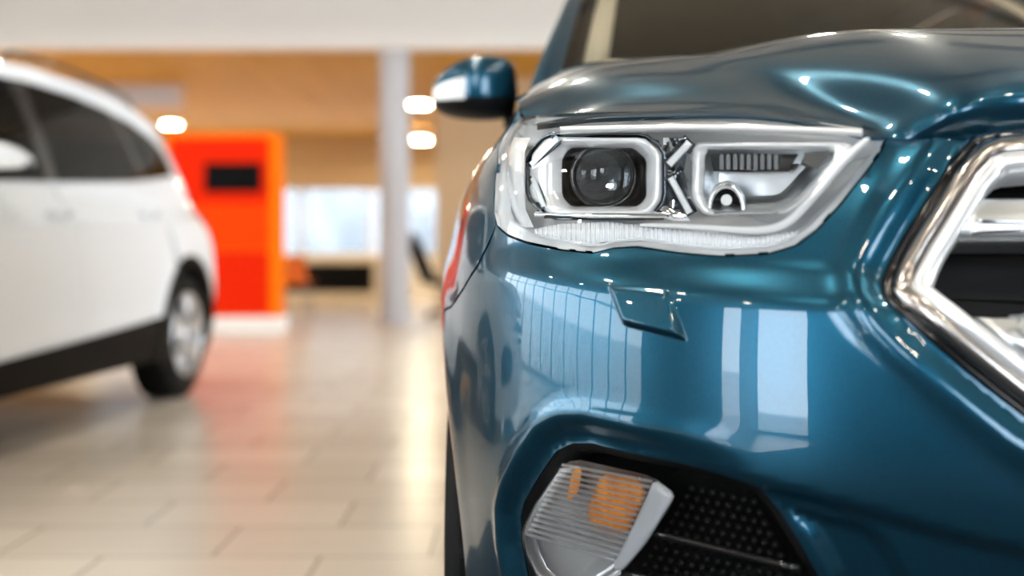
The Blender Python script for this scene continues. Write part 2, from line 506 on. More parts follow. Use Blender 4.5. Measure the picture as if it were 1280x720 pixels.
# roofline / belt in (v, z)
ZTOP = [(1.18, 1.160), (1.40, 1.320), (1.68, 1.510), (1.90, 1.625), (2.05, 1.668), (2.4, 1.700), (3.0, 1.705), (3.5, 1.685), (3.9, 1.645), (4.25, 1.585)]
def ztop(v): return np.interp(v, *zip(*ZTOP))
def belt(v): return np.interp(v, [1.2, 2.2, 3.2, 4.05, 4.5], [1.085, 1.135, 1.20, 1.285, 1.30])
def sz(pts): return [(float(s_at_v(v)), z) for v, z in pts]
def arc_pts(v0, r, z0=.365, lo=.22, n=26, rev=False):
    a0 = math.asin((lo - z0) / r); out = []
    for k in range(n + 1):
        a = math.pi - a0 + (2 * a0 - math.pi) * k / n
        out.append((v0 + r * math.cos(a), z0 + r * math.sin(a)))
    return out[::-1] if rev else out

# ------------------------------------------------------------------ hood
def hood_table():
    def e(u, z):
        s = s_for_u(u, z); p = surf(np.array(s), np.array(z)); return float(p[1])
    rows = []
    cols = [
        [(0, None, 1.006), (0, .118, 1.045), (0, .20, 1.100), (0, .42, 1.178), (0, .75, 1.236), (0, 1.2, 1.272)],
        [(.15, None, 1.004), (.145, .118, 1.045), (.15, .20, 1.100), (.17, .42, 1.177), (.19, .75, 1.233), (.22, 1.2, 1.270)],
        [(.225, None, .998), (.22, .118, 1.040), (.232, .20, 1.092), (.272, .41, 1.166), (.325, .70, 1.220), (.375, 1.2, 1.260)],
        [(.29, None, .992), (.287, .120, 1.022), (.302, .20, 1.067), (.370, .40, 1.134), (.440, .66, 1.192), (.485, 1.2, 1.258)],
        [(.355, None, .997), (.353, None, 1.014), (.366, None, 1.050), (.425, .42, 1.123), (.487, .68, 1.189), (.54, 1.2, 1.258)],
        [(.45, None, 1.026), (.452, None, 1.041), (.464, None, 1.072), (.500, .47, 1.128), (.545, .74, 1.198), (.59, 1.2, 1.257)],
        [(.565, None, 1.039), (.567, None, 1.053), (.576, None, 1.080), (.597, .53, 1.134), (.630, .82, 1.203), (.65, 1.2, 1.248)],
        [(.665, None, 1.046), (.668, None, 1.057), (.674, None, 1.082), (.686, .62, 1.135), (.703, .90, 1.190), (.712, 1.2, 1.228)],
        [(.742, None, 1.050), (.748, None, 1.056), (.757, None, 1.066), (.768, .67, 1.104), (.776, .92, 1.148), (.768, 1.2, 1.186)],
    ]
    tab = []
    for c in cols:
        col = []; e0 = e(c[0][0], c[0][2]) - .004
        for k, (u, v, z) in enumerate(c):
            if v is None: v = e0 + (0, .035, .11)[k]
            col.append((u, v, z))
        tab.append(col)
    return np.array(tab)
HT = hood_table()
def hood_grid(nu, nv):
    full = np.concatenate([HT[:0:-1] * np.array([-1, 1, 1]), HT], 0)     # mirrored columns
    n = len(HT)
    x = np.arange(-(n - 1), n)
    xs = np.linspace(0, n - 1, nu)
    A = natural(x, full, xs)                        # nu x rows x 3
    rows = HT.shape[1]
    B = natural(np.arange(rows), A.transpose(1, 0, 2), np.linspace(0, rows - 1, nv)).transpose(1, 0, 2)
    return B                                        # (u,v,z), u>=0
def make_hood(parent, paint, nu=70, nv=70):
    B = hood_grid(nu, nv)
    F = np.concatenate([B[:0:-1] * np.array([-1, 1, 1]), B], 0)
    n = np.cross(np.gradient(F, axis=0), np.gradient(F, axis=1)); n /= np.linalg.norm(n, axis=-1)[..., None] + 1e-12
    if n[..., 2].mean() < 0: n = -n
    L = to_local(F); N = to_local(n)
    v, f = grid_mesh(L); V = list(v); NN = list(N.reshape(-1, 3)); nj = L.shape[1]; ni = L.shape[0]
    # turned-down front and side edges
    def skirt(idx, d):
        b = len(V)
        for k in idx: V.append(V[k]); NN.append(d); 
        for k in idx: V.append(np.array(V[k]) + np.array((0, .022, -.005)) if d[1] < 0 else np.array(V[k]) + np.array((.012 * (1 if V[k][0] < 0 else -1), .002, -.006))); NN.append(d)
        m = len(idx)
        for k in range(m - 1): f.append((b + k, b + m + k, b + m + k + 1, b + k + 1))
    skirt([i * nj for i in range(ni)], (0, -1, -.2))
    skirt([j for j in range(nj)], (1, 0, -.2)); skirt([(ni - 1) * nj + j for j in range(nj)], (-1, 0, -.2))
    V = np.array(V); q = f[len(f) // 3]; fnn = np.cross(V[q[1]] - V[q[0]], V[q[2]] - V[q[0]])
    if fnn[2] < 0: f = [x[::-1] for x in f]
    return link('hood', mesh_from(V, f, True, NN), paint, parent)

# ------------------------------------------------------------------ wheel
def make_wheel(parent, name, x, y, z, side):
    """side: direction of the outer face along local x"""
    w = empty(name, (x, y, z)); w.parent = parent
    h = .112
    MB().lathe([(-h, .235), (-h - .004, .27), (-h - .002, .315), (-h + .018, .345), (-.05, .357), (0, .359), (.05, .357), (h - .018, .345), (h + .002, .315), (h + .004, .27), (h, .235)], 64).build('tyre', rubber, w)
    t = MB()
    for k in range(40):      # tread blocks
        a = 2 * math.pi * k / 40
        for xx in (-.07, -.023, .023, .07):
            c = Vector((xx, .3605 * math.cos(a), .3605 * math.sin(a))); tv = Vector((0, -math.sin(a), math.cos(a))); rv = Vector((0, math.cos(a), math.sin(a))); ax = Vector((1, 0, 0))
            vs = [c + ax * (i * .017) + tv * (j * .020) + rv * (l * .004) for l in (-1, 1) for j in (-1, 1) for i in (-1, 1)]
            t.add(vs, [(0, 1, 3, 2), (4, 6, 7, 5), (0, 4, 5, 1), (2, 3, 7, 6), (0, 2, 6, 4), (1, 5, 7, 3)])
    t.build('tread', rubber, w)
    o = side
    MB().lathe([(o * .108, .245), (o * .116, .238), (o * .110, .222), (o * .06, .212), (-o * .10, .215), (-o * .11, .235)], 64).build('rim', alloy, w)
    MB().lathe([(o * .02, .21), (o * .02, .0)], 40).build('brake_disc', mat_disc, w)
    for k in range(5):
        sp = MB()
        for da in (-.17, .17):
            a0 = 2 * math.pi * k / 5 + .3 + da * .35; a1 = 2 * math.pi * k / 5 + .3 + da
            p = lambda r, a, xx: Vector((o * xx, r * math.cos(a), r * math.sin(a)))
            loops = []
            for q in range(6):
                tq = q / 5; r = .05 + .182 * tq; a = a0 + (a1 - a0) * tq; ctr = p(r, a, .098 + .012 * tq)
                tn = Vector((0, -math.sin(a), math.cos(a))); wd = .021 - .007 * tq + .004 * tq * tq
                loops.append([ctr + tn * wd, ctr + tn * wd * .7 + Vector((o * .008, 0, 0)), ctr - tn * wd * .7 + Vector((o * .008, 0, 0)), ctr - tn * wd, ctr - tn * wd * .8 - Vector((o * .03, 0, 0)), ctr + tn * wd * .8 - Vector((o * .03, 0, 0))])
            sp.loft(loops, True, True)
        sp.build('spoke', alloy, w)
    MB().lathe([(o * .06, .068), (o * .10, .066), (o * .112, .05), (o * .114, .034)], 32).build('hub', alloy, w)
    MB().lathe([(o * .110, .034), (o * .119, .030), (o * .121, .0)], 32).build('hub_cap', gloss_black, w)
    return w
mesh_black = mat('mesh_black', (.006, .006, .006), .7, spec=.15)
mat_disc = mat('brake_steel', (.10, .10, .10), .45, .9)

# ------------------------------------------------------------------ mirror
def make_mirror(parent, paint, side, dz=0.0):
    """side=+1: the one at the left of the photograph (u>0)"""
    r = empty('door_mirror', (0, 0, 0)); r.parent = parent
    def L(u, v, z): return (-u * side, v, z + dz)
    # lateral sections: u, front v, rear v, bottom z, top z
    secs = [(.772, 1.535, 1.640, 1.205, 1.320), (.790, 1.495, 1.660, 1.196, 1.336), (.830, 1.470, 1.672, 1.190, 1.343), (.880, 1.465, 1.674, 1.190, 1.338), (.925, 1.480, 1.672, 1.196, 1.322),
            (.958, 1.510, 1.664, 1.208, 1.300), (.975, 1.548, 1.655, 1.222, 1.280), (.980, 1.585, 1.640, 1.235, 1.265)]
    us = np.array([s[0] for s in secs]); rest = np.array([s[1:] for s in secs])
    tt = np.linspace(0, len(secs) - 1, 29); q = natural(np.arange(len(secs)), np.column_stack([us, rest]), tt)
    def loops(a0, a1, n, grow=0.0):
        out = []
        for (u, vf, vr, zb, zt) in q:
            l = []
            for k in range(n):
                a = a0 + (a1 - a0) * k / (n - 1)
                c, s_ = math.cos(a), math.sin(a); ex = .62
                cc = math.copysign(abs(c) ** ex, c); ss = math.copysign(abs(s_) ** ex, s_)
                l.append(L(u, (vf + vr) / 2 - cc * ((vr - vf) / 2 + grow), (zb + zt) / 2 + ss * ((zt - zb) / 2 + grow)))
            out.append(l)
        return out
    split = math.radians(-15)
    c = MB().loft(loops(split, math.pi - split, 26), closed=False)
    c.build('mirror_cap', paint, r)
    MB().loft(loops(math.pi - split, 2 * math.pi + split, 16, -.002), closed=False).build('lower_housing', matt_black, r)
    # closing plate with the mirror glass towards the driver
    sec = loops(0, 2 * math.pi * 35 / 36, 36, -.003)
    MB().loft([sec[0], [L(.765, 1.60, 1.26)] * 36], True).build('inner_end', matt_black, r)
    back = MB()
    gl = []
    for (u, vf, vr, zb, zt) in q[3:-3]:
        gl.append([L(u, vr + .002, zb + .018), L(u, vr + .004, (zb + zt) / 2), L(u, vr + .002, zt - .016)])
    back.loft(gl, closed=False).build('mirror_glass', chrome, r)
    # side repeater wrapped on the lower outer edge
    rep = []
    for (u, vf, vr, zb, zt) in q[13:26]:
        l = []
        for a in np.linspace(math.radians(-18), math.radians(5), 8):
            c_, s_ = math.cos(a), math.sin(a); ex = .62
            cc = abs(c_) ** ex; ss = math.copysign(abs(s_) ** ex, s_)
            l.append(L(u + .001, (vf + vr) / 2 - cc * ((vr - vf) / 2 + .003), (zb + zt) / 2 + ss * ((zt - zb) / 2 + .003)))
        rep.append(l)
    o = MB().loft(rep, closed=False).build('side_repeater', white_plastic, r); o['label'] = 'white turn signal strip'
    # arm
    arm = [(.80, 1.60, 1.200, .040), (.765, 1.60, 1.180, .036), (.735, 1.60, 1.150, .045)]
    MB().loft([[L(u, v + rr * 1.2 * math.cos(a), z + rr * .7 * math.sin(a)) for a in np.linspace(0, 2 * math.pi, 16, endpoint=False)] for u, v, z, rr in arm], True, True).build('mirror_arm', matt_black, r)
    return r

# ------------------------------------------------------------------ headlight (built from traced shapes on tilted planes behind the lens)
LENS_D = lambda px, py: project(base(*map(np.array, pick(px, py))))[2]
_p0 = float(LENS_D(700, 225)); _p1 = float(LENS_D(1000, 225))
_edge_x = [622, 630, 640, 655, 670, 685, 700]; _edge_d = [float(LENS_D(x, 225)) for x in _edge_x]
def Dp(px): 
    """depth of the lens at lamp mid-height, linear across the lamp, flattened at the wrap-round end"""
    lin = _p0 + (_p1 - _p0) * (max(px, 640) - 700) / 300
    return max(lin, float(np.interp(px, _edge_x, _edge_d)) + .006) if px < 700 else lin
def HP(px, py, back):
    p = W(px, py, Dp(px) + back); return (p.x - XC, p.y - Y0, p.z)
def hloop(poly, back, n=48, r=8, shr=0.0):
    q = resample_n(rounded(poly, r), n)
    if shr: q = shrink(q, shr)
    return [HP(x, y, back) for x, y in q]
def mirror_pts(mb):
    mb.v = [(-x, y, z) for x, y, z in mb.v]; mb.f = [f[::-1] for f in mb.f]; return mb

def make_headlight(parent, side, detail=True):
    h = empty('headlight'); h.parent = parent
    def put(mb, name, m, bevel=0, label=None, par=None):
        if side < 0: mirror_pts(mb)
        o = mb.build(name, m, par or h, bevel); 
        if label: o['label'] = label
        return o
    panel(LENS, step=.010 if detail else .03, off=.001, flange=.010, disp=False, sides=(side,), parent=h, name='lens', m=lens_clear, fine=.006 if detail else .02)
    # housing: rim of the lamp, following the lens edge and running back to a silver tray
    ring = resample(LENS, .01)
    def lp(q, off):
        p = to_local(surf(q[:, 0], q[:, 1], off, False)); return [tuple(x) for x in p]
    mb = MB()
    l0 = lp(ring, -.004); l1 = lp(shrink(ring, .008), -.008); l2 = lp(shrink(ring, .012), -.020)
    back = []
    for x, y, z in lp(shrink(ring, .020), -.030):
        back.append((x, max(y, 0) + .060, z))
    mb.loft([l0, l1, l2, back])
    mb.add(back, [tuple(range(len(back)))])
    put(mb, 'housing', lamp_silver)
    if not detail: return h
    # --- projector bezel: chamfered frame
    oct_out = [(684, 171), (806, 171), (828, 190), (828, 250), (812, 270), (690, 270), (662, 246), (662, 196)]
    oct_mid = [(694, 178), (800, 178), (818, 194), (818, 250), (806, 263), (694, 262), (676, 246), (676, 200)]
    oct_in = [(712, 184), (792, 184), (809, 199), (809, 247), (798, 259), (714, 259), (702, 246), (702, 198)]
    mb = MB().loft([hloop(oct_out, .020, r=6), hloop(oct_out, .006, r=6, shr=3), hloop(oct_mid, .010, r=6), hloop(oct_in, .024, r=5), hloop(oct_in, .034, r=5, shr=1)])
    put(mb, 'projector_bezel', silver_plastic)
    mb = MB().loft([hloop(oct_out, .024, r=6, shr=-5.5), hloop(oct_out, .012, r=6, shr=-4.5), hloop(oct_out, .022, r=6, shr=0)])
    put(mb, 'bezel_gap_shadow', dark_chrome)  # shadow around the bezel, put in as a dark ring
    mb = MB().loft([hloop(oct_in, .032, r=5), hloop(oct_in, .060, r=8, shr=3), hloop(oct_in, .075, r=12, shr=10)]); mb.add(hloop(oct_in, .075, r=12, shr=10), [tuple(range(48))])
    put(mb, 'projector_bowl', bowl_black)
    c = Vector(HP(755, 220, .052))
    # ring and glass ball lens, axis along the car
    ax = lambda a, r, n=40: [(c.x + r * math.cos(t), c.y + a, c.z + r * math.sin(t)) for t in np.linspace(0, 2 * math.pi, n, endpoint=False)]
    mb = MB().loft([ax(.020, .045), ax(-.004, .0465), ax(-.008, .044), ax(-.006, .039), ax(.012, .037)])
    put(mb, 'lens_ring', gloss_black)
    mb = MB().loft([ax(-.004 - .026 * math.sqrt(max(0, 1 - (r / .0385) ** 2)), max(r, .0006)) for r in .0385 * np.sin(np.linspace(math.pi / 2, 0, 14))] , cap1=True)
    mb.loft([ax(-.004, .0385), ax(.006, .0385)], cap1=True)
    put(mb, 'projector_lens', proj_glass)
    mb = MB().loft([ax(.010, .040), ax(.030, .030), ax(.040, .012)], cap1=True)
    put(mb, 'projector_reflector', dark_chrome)
    # light cut-off shutter behind the ball lens
    mb = MB(); mb.box(c.x - .030, c.x + .030, c.y + .009, c.y + .0125, c.z - .030, c.z - .004); put(mb, 'shutter', matt_black)
    # --- floating accent bars, each a faceted stick
    def stick(pts, w0, w1, b0, b1, name='accent_bar', m=pale_silver):
        (x0, y0), (x1, y1) = pts; d = Vector((x1 - x0, y1 - y0)).normalized(); nn = Vector((-d.y, d.x))
        def ring_(x, y, w, bk): return [HP(x + nn.x * w, y + nn.y * w, bk + .012), HP(x + nn.x * w * .5, y + nn.y * w * .5, bk), HP(x - nn.x * w * .5, y - nn.y * w * .5, bk), HP(x - nn.x * w, y - nn.y * w, bk + .012)]
        put(MB().loft([ring_(x0, y0, w0, b0), ring_(x1, y1, w1, b1)], True, True, smooth=False), name, m)
        e0 = (x0 - d.x * 3, y0 - d.y * 3); e1 = (x1 + d.x * 3, y1 + d.y * 3)
        put(MB().loft([ring_(*e0, w0 + 3.5, b0 + .005), ring_(*e1, w1 + 3.5, b1 + .005)], True, True, smooth=False), 'bar_recess', dark_chrome)
    stick([(664, 206), (696, 174)], 5, 5, .004, .002)
    stick([(666, 222), (680, 258)], 5, 5, .004, .004)
    stick([(836, 206), (862, 178)], 7, 7, .002, .004)
    stick([(838, 222), (862, 266)], 6, 6, .002, .004)
    # dark gaps: upper shadow slot, lower slot
    mb = MB().loft([[HP(690, 170, .020), HP(745, 166, .018), HP(800, 167, .018), HP(824, 176, .020)], [HP(690, 174, .016), HP(745, 172, .014), HP(800, 173, .014), HP(824, 183, .016)]], closed=False)
    put(mb, 'upper_slot', gloss_black)
    mb = MB().loft([[HP(680, 270, .006), HP(740, 271, .004), HP(830, 272, .006)], [HP(680, 273, .010), HP(740, 274.5, .008), HP(830, 275, .010)]], closed=False)
    put(mb, 'lower_slot', gloss_black)
    # ledge beneath the projector
    mb = MB().loft([[HP(672, 262, .020), HP(740, 264, .020), HP(830, 263, .022)], [HP(668, 266, .002), HP(740, 268, .000), HP(834, 268, .002)], [HP(668, 270, .003), HP(740, 272, .001), HP(834, 272, .003)], [HP(668, 271, .02), HP(740, 273, .02), HP(834, 273, .02)]], closed=False)
    put(mb, 'ledge', chrome)
    # links between the two lamps
    mb = MB().loft([[HP(829, 252, .02), HP(842, 262, .012), HP(858, 266, .02)], [HP(828, 264, .006), HP(842, 270, -.002), HP(860, 272, .006)], [HP(826, 272, .012), HP(842, 276, .008), HP(864, 277, .012)]], closed=False)
    put(mb, 'link', chrome)
    # faceted chrome divider between the two lamps
    dv = []
    for y, off in ((172, (0, 0, 0)), (190, (2, -3, 2)), (214, (-2, -6, -2)), (236, (2, -2, 3)), (262, (0, -5, 0))):
        dv.append([HP(829, y, .030), HP(836 + off[0], y, .014), HP(847 + off[1], y, .026), HP(857 + off[2], y, .012), HP(866, y, .030)])
    put(MB().loft(dv, closed=False, smooth=False), 'divider', chrome)
    # --- main-beam reflector: U frame, bowl, ribs, bulb shield
    frm_out = [(866, 178), (1062, 178), (1068, 186), (1010, 250), (985, 268), (880, 270), (864, 250)]
    frm_in = [(882, 187), (1040, 187), (1044, 194), (992, 252), (975, 262), (892, 264), (880, 250)]
    mb = MB().loft([hloop(frm_out, .016, r=8), hloop(frm_out, .004, r=8, shr=3), hloop(frm_in, .006, r=8, shr=-4), hloop(frm_in, .020, r=8)])
    put(mb, 'reflector_frame', silver_plastic)
    mb = MB().loft([hloop(frm_in, .018, r=8), hloop(frm_in, .036, r=12, shr=6), hloop(frm_in, .062, r=14, shr=18)]); mb.add(hloop(frm_in, .062, r=14, shr=18), [tuple(range(48))])
    put(mb, 'reflector_bowl', satin_chrome)
    mb = MB()
    for k in range(9):
        x = 902 + k * 8.5; mb.loft([[HP(x - 2.6, 194, .030), HP(x, 192, .020), HP(x + 2.6, 194, .030)], [HP(x - 2.6, 212, .044), HP(x, 212, .034), HP(x + 2.6, 212, .044)]], closed=False, smooth=False)
    put(mb, 'reflector_ribs', silver_plastic)
    mb = MB().loft([[HP(888, 193, .034), HP(930, 189, .030), HP(1000, 190, .034)], [HP(890, 214, .046), HP(930, 215, .046), HP(985, 214, .046)]], closed=False)
    put(mb, 'reflector_recess', gloss_black)
    mb = MB().loft([[HP(1006, 191, .008), HP(1042, 190, .006)], [HP(1000, 206, .012), HP(1022, 212, .010)]], closed=False)
    put(mb, 'corner_blank', gloss_black)
    def arch(w, bk, cy=262, cx=908): return [HP(cx + w * math.cos(t), cy - w * 1.45 * math.sin(t), bk) for t in np.linspace(0, math.pi, 18)]
    mb = MB().loft([arch(25, .034), arch(24, .016), arch(19, .014), arch(18, .030)], closed=False)
    put(mb, 'bulb_shield', chrome)
    mb = MB().loft([arch(18, .032), arch(9, .044), arch(.5, .046)], closed=False); put(mb, 'bulb_recess', gloss_black)
    mb = MB().tube([HP(908, 250, .040), HP(908, 250, .018)], .007, 14); put(mb, 'bulb', white_plastic)
    # --- white light guide running under and up the inner edge
    gp = natural(np.arange(11), np.array([(800, 281), (840, 282), (880, 284), (920, 287), (955, 287), (982, 279), (1003, 260), (1030, 230), (1058, 198), (1080, 178), (1084, 172)], float), np.linspace(0, 10, 44))
    wd = np.interp(np.linspace(0, 10, 44), [0, 2, 4, 6, 8, 10], [2.5, 4, 5.5, 6.2, 6, 3])
    lo = []
    for k, (x, y) in enumerate(gp):
        a = gp[min(k + 1, 43)] - gp[max(k - 1, 0)]; a /= np.linalg.norm(a); nn = np.array([-a[1], a[0]]) * wd[k]
        lo.append([HP(x + nn[0], y + nn[1], .010), HP(x + nn[0] * .7, y + nn[1] * .7, -.002), HP(x, y, -.006), HP(x - nn[0] * .7, y - nn[1] * .7, -.002), HP(x - nn[0], y - nn[1], .010)])
    put(MB().loft(lo, closed=False), 'light_guide', white_plastic, label='white daytime light guide')
    lo = []
    for k in range(30):
        x = 700 + (1078 - 700) * k / 29; y = 164 + 4 * math.sin(k / 29 * math.pi) * -1 + 3 * k / 29
        lo.append([HP(x, y - 6, .004), HP(x, y - 2, -.012), HP(x, y + 1, -.006), HP(x, y + 4, .012)])
    put(MB().loft(lo, closed=False), 'upper_trim', silver_plastic)
    # fluted strip along the bottom edge
    xs = np.arange(668, 1000, .75); g = []
    for x in xs:
        t = (x - 668) / 332; yt = np.interp(x, [668, 700, 760, 880, 940, 1000], [286, 280, 277, 290, 296, 288]); yb = np.interp(x, [668, 740, 765, 795, 850, 900, 960, 1000], [297, 305, 301, 299, 307, 311, 309, 296])
        bk = .006 + .0022 * math.sin(x / 3.0 * math.pi)
        g.append([HP(x, yt, bk + .006), HP(x, yt + (yb - yt) * .3, bk), HP(x, yt + (yb - yt) * .7, bk), HP(x, yb, bk + .006)])
    put(MB().loft(g, closed=False), 'fluted_strip', silver_plastic, label='finely fluted strip')
    # outer wing: stepped silver wall at the wrap-round end
    lo = []
    for k, (xo, bk) in enumerate([(655, -.002), (648, .006), (644, .004), (636, .020), (634, .055)]):
        lo.append([HP(xo + 8, 172, bk + .02), HP(xo + 1, 190, bk), HP(xo, 225, bk), HP(xo + 2, 262, bk), HP(xo + 12, 284, bk + .01)])
    put(MB().loft(lo, closed=False), 'side_wing', silver_plastic)
    return h

# ------------------------------------------------------------------ fog lamp
def FD(px, py): return float(LENS_D(px, py))
_f0 = FD(720, 640); _f1 = FD(960, 660)
def FP(px, py, back):
    D = _f0 + (_f1 - _f0) * (px - 720) / 240 + back + .012
    p = W(px, py, D); return (p.x - XC, p.y - Y0, p.z)
def floop(poly, back, n=40, r=6, shr=0.0):
    q = resample_n(rounded(poly, r), n)
    if shr: q = shrink(q, shr)
    return [FP(x, y, back) for x, y in q]
FOGLENS_PX = [(704, 577), (722, 572), (806, 591), (820, 596), (847, 617), (842, 632), (808, 682), (782, 716), (740, 745), (690, 738), (670, 722), (655, 690), (652, 662), (668, 630)]
def make_fog(parent, side, detail=True):
    h = empty('fog_light'); h.parent = parent
    def put(mb, name, m, bevel=0, label=None):
        if side < 0: mirror_pts(mb)
        o = mb.build(name, m, h, bevel)
        if label: o['label'] = label
        return o
    # black bezel tray set into the bumper opening
    ring = resample(FOG, .012)
    def lp(q, off): return [tuple(x) for x in to_local(surf(q[:, 0], q[:, 1], off, True))]
    l0 = lp(ring, -.003); l1 = lp(shrink(ring, .012), -.010); l2 = lp(shrink(ring, .020), -.035)
    bk = [(x, y + .05, z) for x, y, z in lp(shrink(ring, .030), -.05)]
    put(MB().loft([l0, l1, l2, bk]).add(bk, [tuple(range(len(bk)))]), 'bezel', matt_black)
    if not detail: return h
    put(MB().loft([floop(FOGLENS_PX, .030), floop(FOGLENS_PX, -.004), floop(FOGLENS_PX, -.010, shr=3), floop(FOGLENS_PX, -.013, shr=12)]).add(floop(FOGLENS_PX, -.013, shr=12), [tuple(range(40))]), 'lens', lens_clear)
    put(MB().loft([floop(FOGLENS_PX, .004, shr=2), floop(FOGLENS_PX, .030, shr=5), floop(FOGLENS_PX, .045, shr=18)]).add(floop(FOGLENS_PX, .045, shr=18), [tuple(range(40))]), 'reflector', fog_silver)
    # ribs: slanting bars across the lens; each rib its own prism, clear-white on top, amber bulb cover behind
    A = np.array((703., 579)); B = np.array((816., 600)); C = np.array((770., 706)); Dd = np.array((655., 672))
    nr = 15
    ribs = MB()
    for k in range(nr):
        t0 = k / nr; t1 = (k + .54) / nr
        a0 = A + (Dd - A) * t0; b0 = B + (C - B) * t0; a1 = A + (Dd - A) * t1; b1 = B + (C - B) * t1
        am = (a0 + a1) / 2; bm = (b0 + b1) / 2
        ribs.loft([[FP(*a0, .004), FP(*am, -.007), FP(*a1, .004)], [FP(*b0, .004), FP(*bm, -.007), FP(*b1, .004)]], closed=True, cap0=True, cap1=True, smooth=False)
    put(ribs, 'fluting', fog_rib)
    q = [(752, 592), (803, 602), (808, 618), (784, 668), (738, 656), (732, 640)]
    put(MB().loft([floop(q, .030, 24), floop(q, .010, 24), floop(q, .006, 24, shr=5)]).add(floop(q, .006, 24, shr=5), [tuple(range(24))]), 'bulb_cover', amber, label='amber indicator cover')
    q = [(716, 585), (728, 586), (722, 618), (708, 626)]
    put(MB().loft([floop(q, .030, 24), floop(q, .010, 24)]).add(floop(q, .010, 24), [tuple(range(24))]), 'amber_edge', amber, label='amber side marker')
    q = [(818, 598), (845, 618), (808, 680), (778, 714), (764, 712), (790, 660), (806, 626)]
    put(MB().loft([floop(q, .020, 30), floop(q, -.006, 30), floop(q, -.009, 30, shr=2)]).add(floop(q, -.009, 30, shr=2), [tuple(range(30))]), 'end_strip', strip_grey)
    # slats across the opening beside the lamp
    for (x0, y0, x1, y1) in ((806, 664, 1000, 712), (776, 716, 1030, 775)):
        lo = []
        for t in np.linspace(0, 1, 8):
            x = x0 + (x1 - x0) * t; y = y0 + (y1 - y0) * t; w = 5.5
            lo.append([FP(x, y - w, .010), FP(x, y - w * .6, -.004), FP(x, y + w * .6, -.004), FP(x, y + w, .010), FP(x, y + w, .03), FP(x, y - w, .03)])
        put(MB().loft(lo, True, True), 'slat', gloss_black)
    # honeycomb-like mesh
    me = MB()
    for i in range(17):
        for j in range(12):
            x = 800 + i * 13 + (j % 2) * 6.5; y = 596 + j * 12 + (x - 800) * .22
            if y > 735 or x < 850 - (y - 620) * .6 or x > 940 + (y - 612) * .55 or y < 598 + (x - 850) * .26: continue
            me.loft([[FP(x + 5.5 * math.cos(a), y + 5.5 * math.sin(a), .026) for a in np.arange(6) * math.pi / 3], [FP(x + 3 * math.cos(a), y + 3 * math.sin(a), .016) for a in np.arange(6) * math.pi / 3]], cap1=True, smooth=False)
    put(me, 'mesh_insert', mesh_black)
    return h

# ------------------------------------------------------------------ grille (full width, symmetric)
def make_grille(parent, detail=True):
    h = empty('grille'); h.parent = parent
    half = resample(GRH, .01, False)
    half[0, 0] = 0; half[-1, 0] = 0
    def loop(d, off):
        a = np.vstack([half * np.array([-1, 1]), half]); full = np.vstack([half, (half * np.array([-1, 1]))[::-1][1:-1]])
        q = shrink(full, d) if d else full
        p = surf(q[:, 0], q[:, 1], off, False)
        return [tuple(x) for x in to_local(p)]
    MB().loft([loop(.001, -.010), loop(.002, .000), loop(.007, -.001), loop(.012, -.008)]).build('seal', gloss_black, h)
    MB().loft([loop(.010, -.010), loop(.012, .004), loop(.022, .010), loop(.030, .004)]).build('outer_trim', trim_metal, h)
    MB().loft([loop(.028, -.004), loop(.033, .006), loop(.046, .004), loop(.052, -.010), loop(.052, -.040)]).build('frame', pale_silver, h)
    bk = [(x, y + .06, z) for x, y, z in loop(.050, -.045)]
    MB().loft([loop(.050, -.036), bk]).add(bk, [tuple(range(len(bk)))]).build('backing', matt_black, h)
    # two broad cross bars; x measured from the centre line
    def bar(name, zt, zb, smx_t, smx_b, slot=None):
        mb = MB(); lo = []
        for t in np.linspace(-1, 1, 41):
            a, b = t * smx_t, t * smx_b
            def P(s, z, o): return tuple(to_local(surf(np.array(s), np.array(z), o, False)))
            zm = zt - zb
            lo.append([P(a, zt, -.050), P(a, zt, -.020), P(a * .93 + b * .07, zt - .16 * zm, -.006), P(b * .93 + a * .07, zb + .16 * zm, -.004), P(b, zb, -.016), P(b, zb, -.050)])
        mb.loft(lo, True, True); o = mb.build(name, satin_chrome, h)
        if slot:
            z0, z1, w = slot
            for sg in (1, -1):
                l0 = [(sg * (w - .085), z0 + .004), (sg * (w - .085), z1 - .004), (sg * w, z1), (sg * (w + .01), z0)]
                def lp2(d, off):
                    q = shrink(rounded(l0, .006), d); return [tuple(x) for x in to_local(surf(q[:, 0], q[:, 1], off, False))]
                m2 = MB().loft([lp2(0, -.010), lp2(.001, .000), lp2(.004, -.001), lp2(.007, -.012)]); m2.add(lp2(.007, -.012), [tuple(range(len(lp2(0, 0))))])
                m2.build('slot_inset', chrome, o)
        return o
    u1, zt = pick(1215, 240); u2, zb = pick(1190, 300)
    bar('upper_bar', zt, zb, u1 - .010, u2 + .006, (pick(1240, 293)[1], pick(1240, 272)[1], pick(1222, 285)[0]))
    u3, zt2 = pick(1215, 384); u4, zb2 = pick(1300, 456)
    bar('lower_bar', zt2, zb2, u3 - .004, u4 + .012)
    if detail:
        # small raised mark at the end of the lower bar: a short stroke running into a ring
        c = surf(np.array(pick(1283, 408)[0]), np.array(pick(1283, 408)[1]), .004, False); c = to_local(c)
        mb = MB().tube([(c[0] + .010 * math.cos(t), c[1], c[2] + .012 * math.sin(t)) for t in np.linspace(0, 2 * math.pi, 22)], .0018, 6)
        mb.tube([(c[0] - .019, c[1] + .001, c[2] + .009), (c[0] - .008, c[1], c[2] + .010)], .0016, 6)
        mb.build('raised_mark', mat_grey, h)
    return h
mat_grey = mat('mark_grey', (.30, .32, .34), .4, .6)

